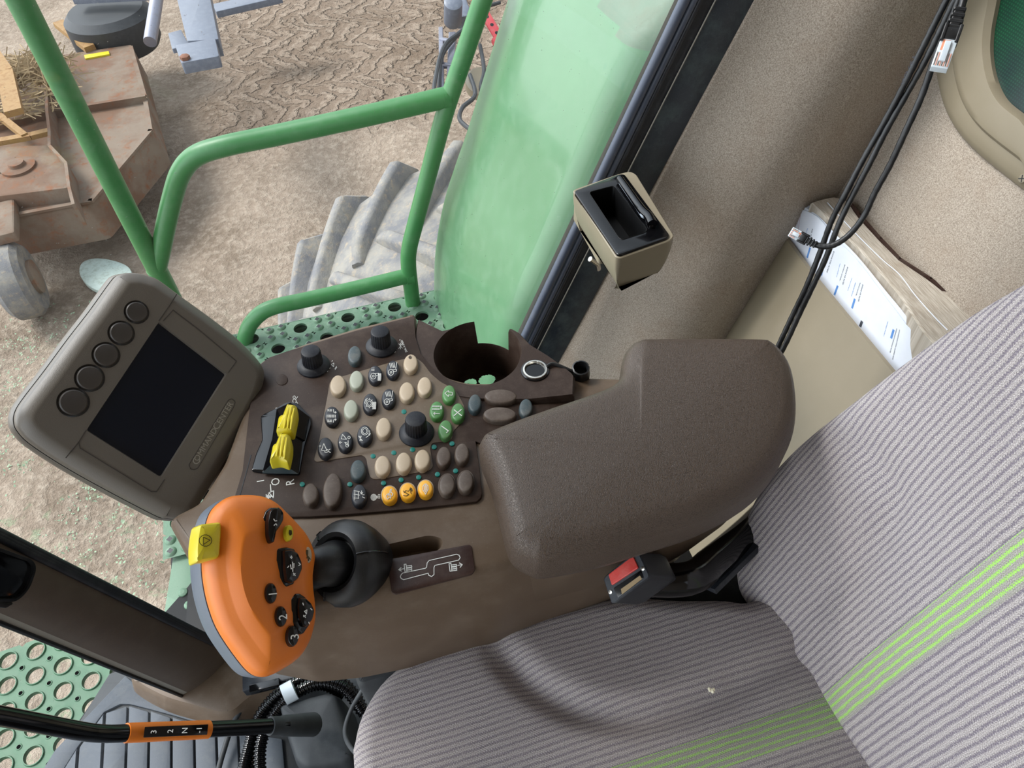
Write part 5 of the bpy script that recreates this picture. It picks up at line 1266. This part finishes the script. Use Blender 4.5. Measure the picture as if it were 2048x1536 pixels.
g = M(); sp_ = cr([WF.pt(*WF.loc(*p, zb+.001), zb+.001) for p in [(1655, 405), (1700, 455), (1760, 515), (1800, 550), (1830, 590), (1870, 635), (1895, 660)]], 5); g.tube(sp_, .0006, 6); o = g.build('loose_page_edge', MT['paper'], bkx)

# ================================================================ NETWORK CABLES
def cable(name, label, path, r=.0032, parts=(), txt=None):
    t = thing(name, label, 'cable', H(*path[-1][:2], d=path[-1][2]), group='black network cables hanging by the rear wall')
    P = cr([H(x, y, d=dd) for x, y, dd in path], 8)
    M().tube(P, r, 12, rf=lambda i: r*(1+.05*math.sin(i*2.1))).build('cord', MT['black'], t)
    return t
def plug(t, p0, p1, d0, d1, w=.0125, boot_fr=.45, clips=True):
    """moulded boot then clear connector from p0 (cord side) to p1 (tip)"""
    a_ = H(*p0, d=d0); b_ = H(*p1, d=d1); ax = (b_-a_); L_ = ax.length; ax.normalize()
    nn = (EYE-a_).normalized(); nn = (nn-ax*nn.dot(ax)).normalized(); f = Fr(a_, nn, ax)
    g = M(); lb = L_*boot_fr
    for k in range(4): g.box(f, lb*k*.2, lb*(k*.2+.13), -w*.34-.0005*k, w*.34+.0005*k, -.0045, .0045, .0012)
    g.box(f, 0, lb*.85, -w*.27, w*.27, -.0036, .0036, .001); g.box(f, lb*.72, lb*1.12, -w/2, w/2, -.005, .005, .0012)
    g.box(f, lb*.6, lb*1.2, -w*.5, -w*.3, -.005, .0062, .001); g.box(f, lb*.6, lb*1.2, w*.3, w*.5, -.005, .0062, .001); g.build('boot', MT['black'], t)
    g = M(); g.box(f, lb*1.05, L_, -w*.46, w*.46, -.004, .004, .0006); g.box(f, lb*1.2, L_*.9, -w*.17, w*.17, .004, .0062, .0005)
    for k in range(8):
        yy = -w*.36+k*w*.103; g.box(f, L_*.76, L_*.97, yy-.0003, yy+.0003, .0038, .0046, 0, mi=1+(k % 2))
    g.box(f, lb*1.15, L_*.72, -w*.3, w*.1, .0039, .0043, 0, mi=2)
    g.build('connector', [MT['clear'], MT['metal'], MT['copper']], t)
c1 = cable('network_cable', 'black network cable hanging straight past the papers, leftmost strand', [(1925, -60, .70), (1893, 0, .72), (1862, 62, .735), (1828, 130, .75), (1795, 195, .77), (1757, 265, .79), (1725, 322, .805), (1692, 385, .82), (1664, 440, .84), (1640, 505, .86), (1612, 575, .88), (1588, 625, .90), (1566, 672, .915), (1548, 712, .93), (1530, 760, .95)])
c2 = cable('network_cable', 'second black network cable running close beside the leftmost strand', [(1945, -60, .70), (1910, 0, .715), (1880, 62, .73), (1850, 122, .745), (1815, 185, .765), (1772, 262, .785), (1738, 330, .80), (1705, 392, .82), (1678, 448, .835), (1650, 520, .855), (1622, 580, .875), (1598, 630, .895), (1575, 680, .91), (1555, 720, .925), (1537, 765, .945)])
c3 = cable('network_cable', 'looping black network cable whose clear plug lies over the white papers', [(1935, -60, .695), (1918, 0, .70), (1893, 62, .71), (1868, 122, .72), (1842, 195, .735), (1810, 265, .75), (1780, 330, .77), (1750, 385, .79), (1728, 432, .805), (1700, 468, .815), (1672, 488, .82), (1648, 493, .825), (1624, 487, .83)])
plug(c3, (1632, 490), (1581, 463), .828, .835, .0118, .55)
c4 = cable('network_cable', 'short black network cable hanging with clear plug by the window surround', [(1940, -60, .68), (1932, -20, .68), (1923, 15, .68), (1917, 30, .68)])
plug(c4, (1920, 18), (1877, 140), .68, .68, .0150, .48)
def ctext(t, s, x0, y0, x1, y1, d_):
    a_ = H(x0, y0, d=d_); b_ = H(x1, y1, d=d_); ax = (b_-a_); n_ = (EYE-a_).normalized(); f = Fr(a_, n_, ax); g = M(); g.text(f, s, ax.length/2, 0, .0, .0042, 0); g.build('printed_text', MT['ink'], t)
ctext(c1, 'U/UTP  C45  E', 1786, 208, 1840, 90, .757)

# ================================================================ RANGE LEVER, CONDUITS, FLOOR MAT (near the floor)
mt = thing('floor_mat', 'ribbed blue-grey rubber floor mat at the bottom left', 'floor mat', (-.4, .5, 0))
g = M(); g.slab(WF, [(-.64, -.1), (.1, -.1), (.1, .58), (-.33, .60), (-.395, .585), (-.50, .635), (-.548, .630), (-.637, .49), (-.64, .4)], -.012, 0, .003); g.build('mat_base', MT['rubber'], mt)
g = M(); bpx = [(250, 1352), (268, 1366), (330, 1396), (440, 1432), (520, 1440), (520, 1468), (432, 1455), (388, 1443), (343, 1430), (299, 1418), (258, 1408), (240, 1408), (208, 1424), (155, 1494), (100, 1580), (60, 1580), (110, 1500)]
g.slab(WF, WF.locs(bpx, .005), -.004, .005, .0012)
g.build('raised_border', MT['matrub'], mt)
gt = [H(*p, z=.005) for p in [(64, 1640), (110, 1562), (157, 1493), (210, 1424), (256, 1410), (299, 1420), (343, 1432), (388, 1445), (432, 1457), (476, 1466), (520, 1470), (566, 1474)]]
g = M()
for p, q in zip(gt[:-1], gt[1:]):
    g.slab(WF, rcorner([(p.x+.0018, .05), (q.x-.0018, .05), (q.x-.0018, q.y-.002), (p.x+.0018, p.y-.002)], .002, 2), -.002, .0055, .001)
g.build('tread_block', MT['matrub'], mt)
rl = thing('range_lever', 'black gear range lever with orange numbered sleeve over the floor mat', 'lever', H(630, 1460, z=.08))
path = [H(-190, 1395, z=.60), H(-130, 1408, z=.55), H(-60, 1422, z=.50), H(0, 1432, z=.47), H(90, 1449, z=.425), H(160, 1462, z=.385), H(200, 1467, z=.36), H(240, 1467, z=.34), H(330, 1462, z=.30), H(430, 1458, z=.25), H(540, 1452, z=.20), H(575, 1450, z=.185)]
M().tube(cr(path, 6), .0095, 18).build('rod', MT['gloss'], rl)
sa = H(252, 1466, z=.335); sb = H(416, 1459, z=.257)
g = M(); g.tube([sa, sb], .0106, 24); sl_ = g.build('orange_sleeve', MT['orange'], rl)
ax = (sb-sa); nn = (EYE-sa).normalized(); f = Fr(sa, nn, ax); L_ = ax.length
g = M(); g.box(f, L_*.18, L_*.84, -.0055, .0055, .0085, .0112, .0006)
for s_, q in (('3', .28), ('2', .45), ('N', .60), ('-1', .75)): g.text(f, s_, L_*q, 0, .0114, .0085, math.radians(90), 1)
g.build('number_strip', [MT['gloss'], MT['icon']], sl_)
g = M(); M_ = [H(540, 1452, z=.20), H(575, 1451, z=.18), H(600, 1450, z=.16), H(625, 1449, z=.135)]
g.tube(cr(M_, 5), .0125, 20, rf=lambda i: .0118 if i < 4 else .0122+.00025*i); g.build('collar', MT['rubber'], rl)
ZB = .10; bo = WF.locs([(556, 1412), (566, 1404), (655, 1382), (672, 1388), (700, 1480), (706, 1512), (690, 1524), (610, 1536), (590, 1520), (570, 1460)], ZB)
g = M(); g.puffy(WF, rcorner(bo, .008), [(-.008, .0), (-.004, ZB-.03), (0, ZB-.012), (.0015, ZB-.006), (.005, ZB-.002), (.010, ZB)], crown=.004, nring=4); g.build('base_boot', MT['rubber'], rl, sharp=80)
# corrugated conduits
def conduit(label, pts, r=.0085):
    t = None; P = cr([H(x, y, z=z_) for x, y, z_ in pts], 26)
    # even spacing
    Q = [P[0]]; acc = 0
    for a_, b_ in zip(P[:-1], P[1:]):
        L_ = (b_-a_).length; s_ = 0
        while acc + (L_-s_) >= .0014:
            st_ = .0014-acc; s_ += st_; acc = 0; Q.append(a_.lerp(b_, s_/L_))
        acc += L_-s_
    g = M().tube(Q, r, 14, rf=lambda i: r*(1.02, 1.02, .84, .84)[i % 4]); return tag(g.build('corrugated_conduit', MT['gloss']), label, 'conduit', 'corrugated conduits on the floor')
conduit('black corrugated conduit curving over the top, outermost of three', [(520, 1900, .05), (495, 1700, .05), (486, 1560, .06), (496, 1500, .065), (515, 1440, .07), (545, 1398, .08), (585, 1368, .09), (635, 1350, .095), (680, 1362, .09), (710, 1390, .08), (730, 1430, .07)])
conduit('black corrugated conduit, middle of three beneath the range lever', [(545, 1900, .05), (512, 1700, .05), (505, 1560, .05), (512, 1500, .055), (530, 1448, .06), (560, 1410, .065), (600, 1382, .07), (645, 1370, .07), (690, 1392, .06)])
conduit('black corrugated conduit nearest the square rubber lever base', [(570, 1900, .06), (530, 1700, .06), (522, 1580, .07), (520, 1500, .075), (535, 1452, .08), (562, 1412, .088), (592, 1385, .095), (640, 1364, .1), (690, 1378, .095), (726, 1425, .08)], .009)
g = M(); p = H(576, 1372, z=.105); q = H(580, 1398, z=.10); ax = (H(640, 1352, z=.1)-H(560, 1402, z=.09)); f = Fr((p+q)/2, (0, 0, 1), ax); g.tube([f.pt(-.008, 0, 0), f.pt(.009, 0, 0)], .015, 20); tag(g.build('tape_wrap', MT['strapwhite']), 'white tape wrapped around the black corrugated conduits', 'tape')
g = M(); g.tube(cr([H(x, y, z=z_) for x, y, z_ in [(432, 1560, .02), (445, 1510, .02), (470, 1440, .025), (510, 1385, .03), (560, 1352, .03), (620, 1330, .03)]], 6), .004, 10); tag(g.build('thin_cable', MT['rubber']), 'thin black cable on the mat left of the conduits', 'cable')
g = M(); g.tube(cr([H(x, y, z=z_) for x, y, z_ in [(740, 1360, .2), (722, 1385, .19), (702, 1420, .18), (690, 1460, .18), (698, 1490, .19), (725, 1520, .2)]], 6), .003, 10); tag(g.build('thin_cable', MT['rubber']), 'thin black cable looping beside the front of the seat cushion', 'cable')
g = M(); g.bar(H(488, 1368, z=.06), H(660, 1325, z=.06), .03, .02); g.bar(H(500, 1380, z=.07), H(560, 1365, z=.07), .012, .01, mi=1)
tag(g.build('slide_rail', [MT['seal'], MT['gloss']]), 'dark steel slide rail on the floor under the orange lever', 'rail')
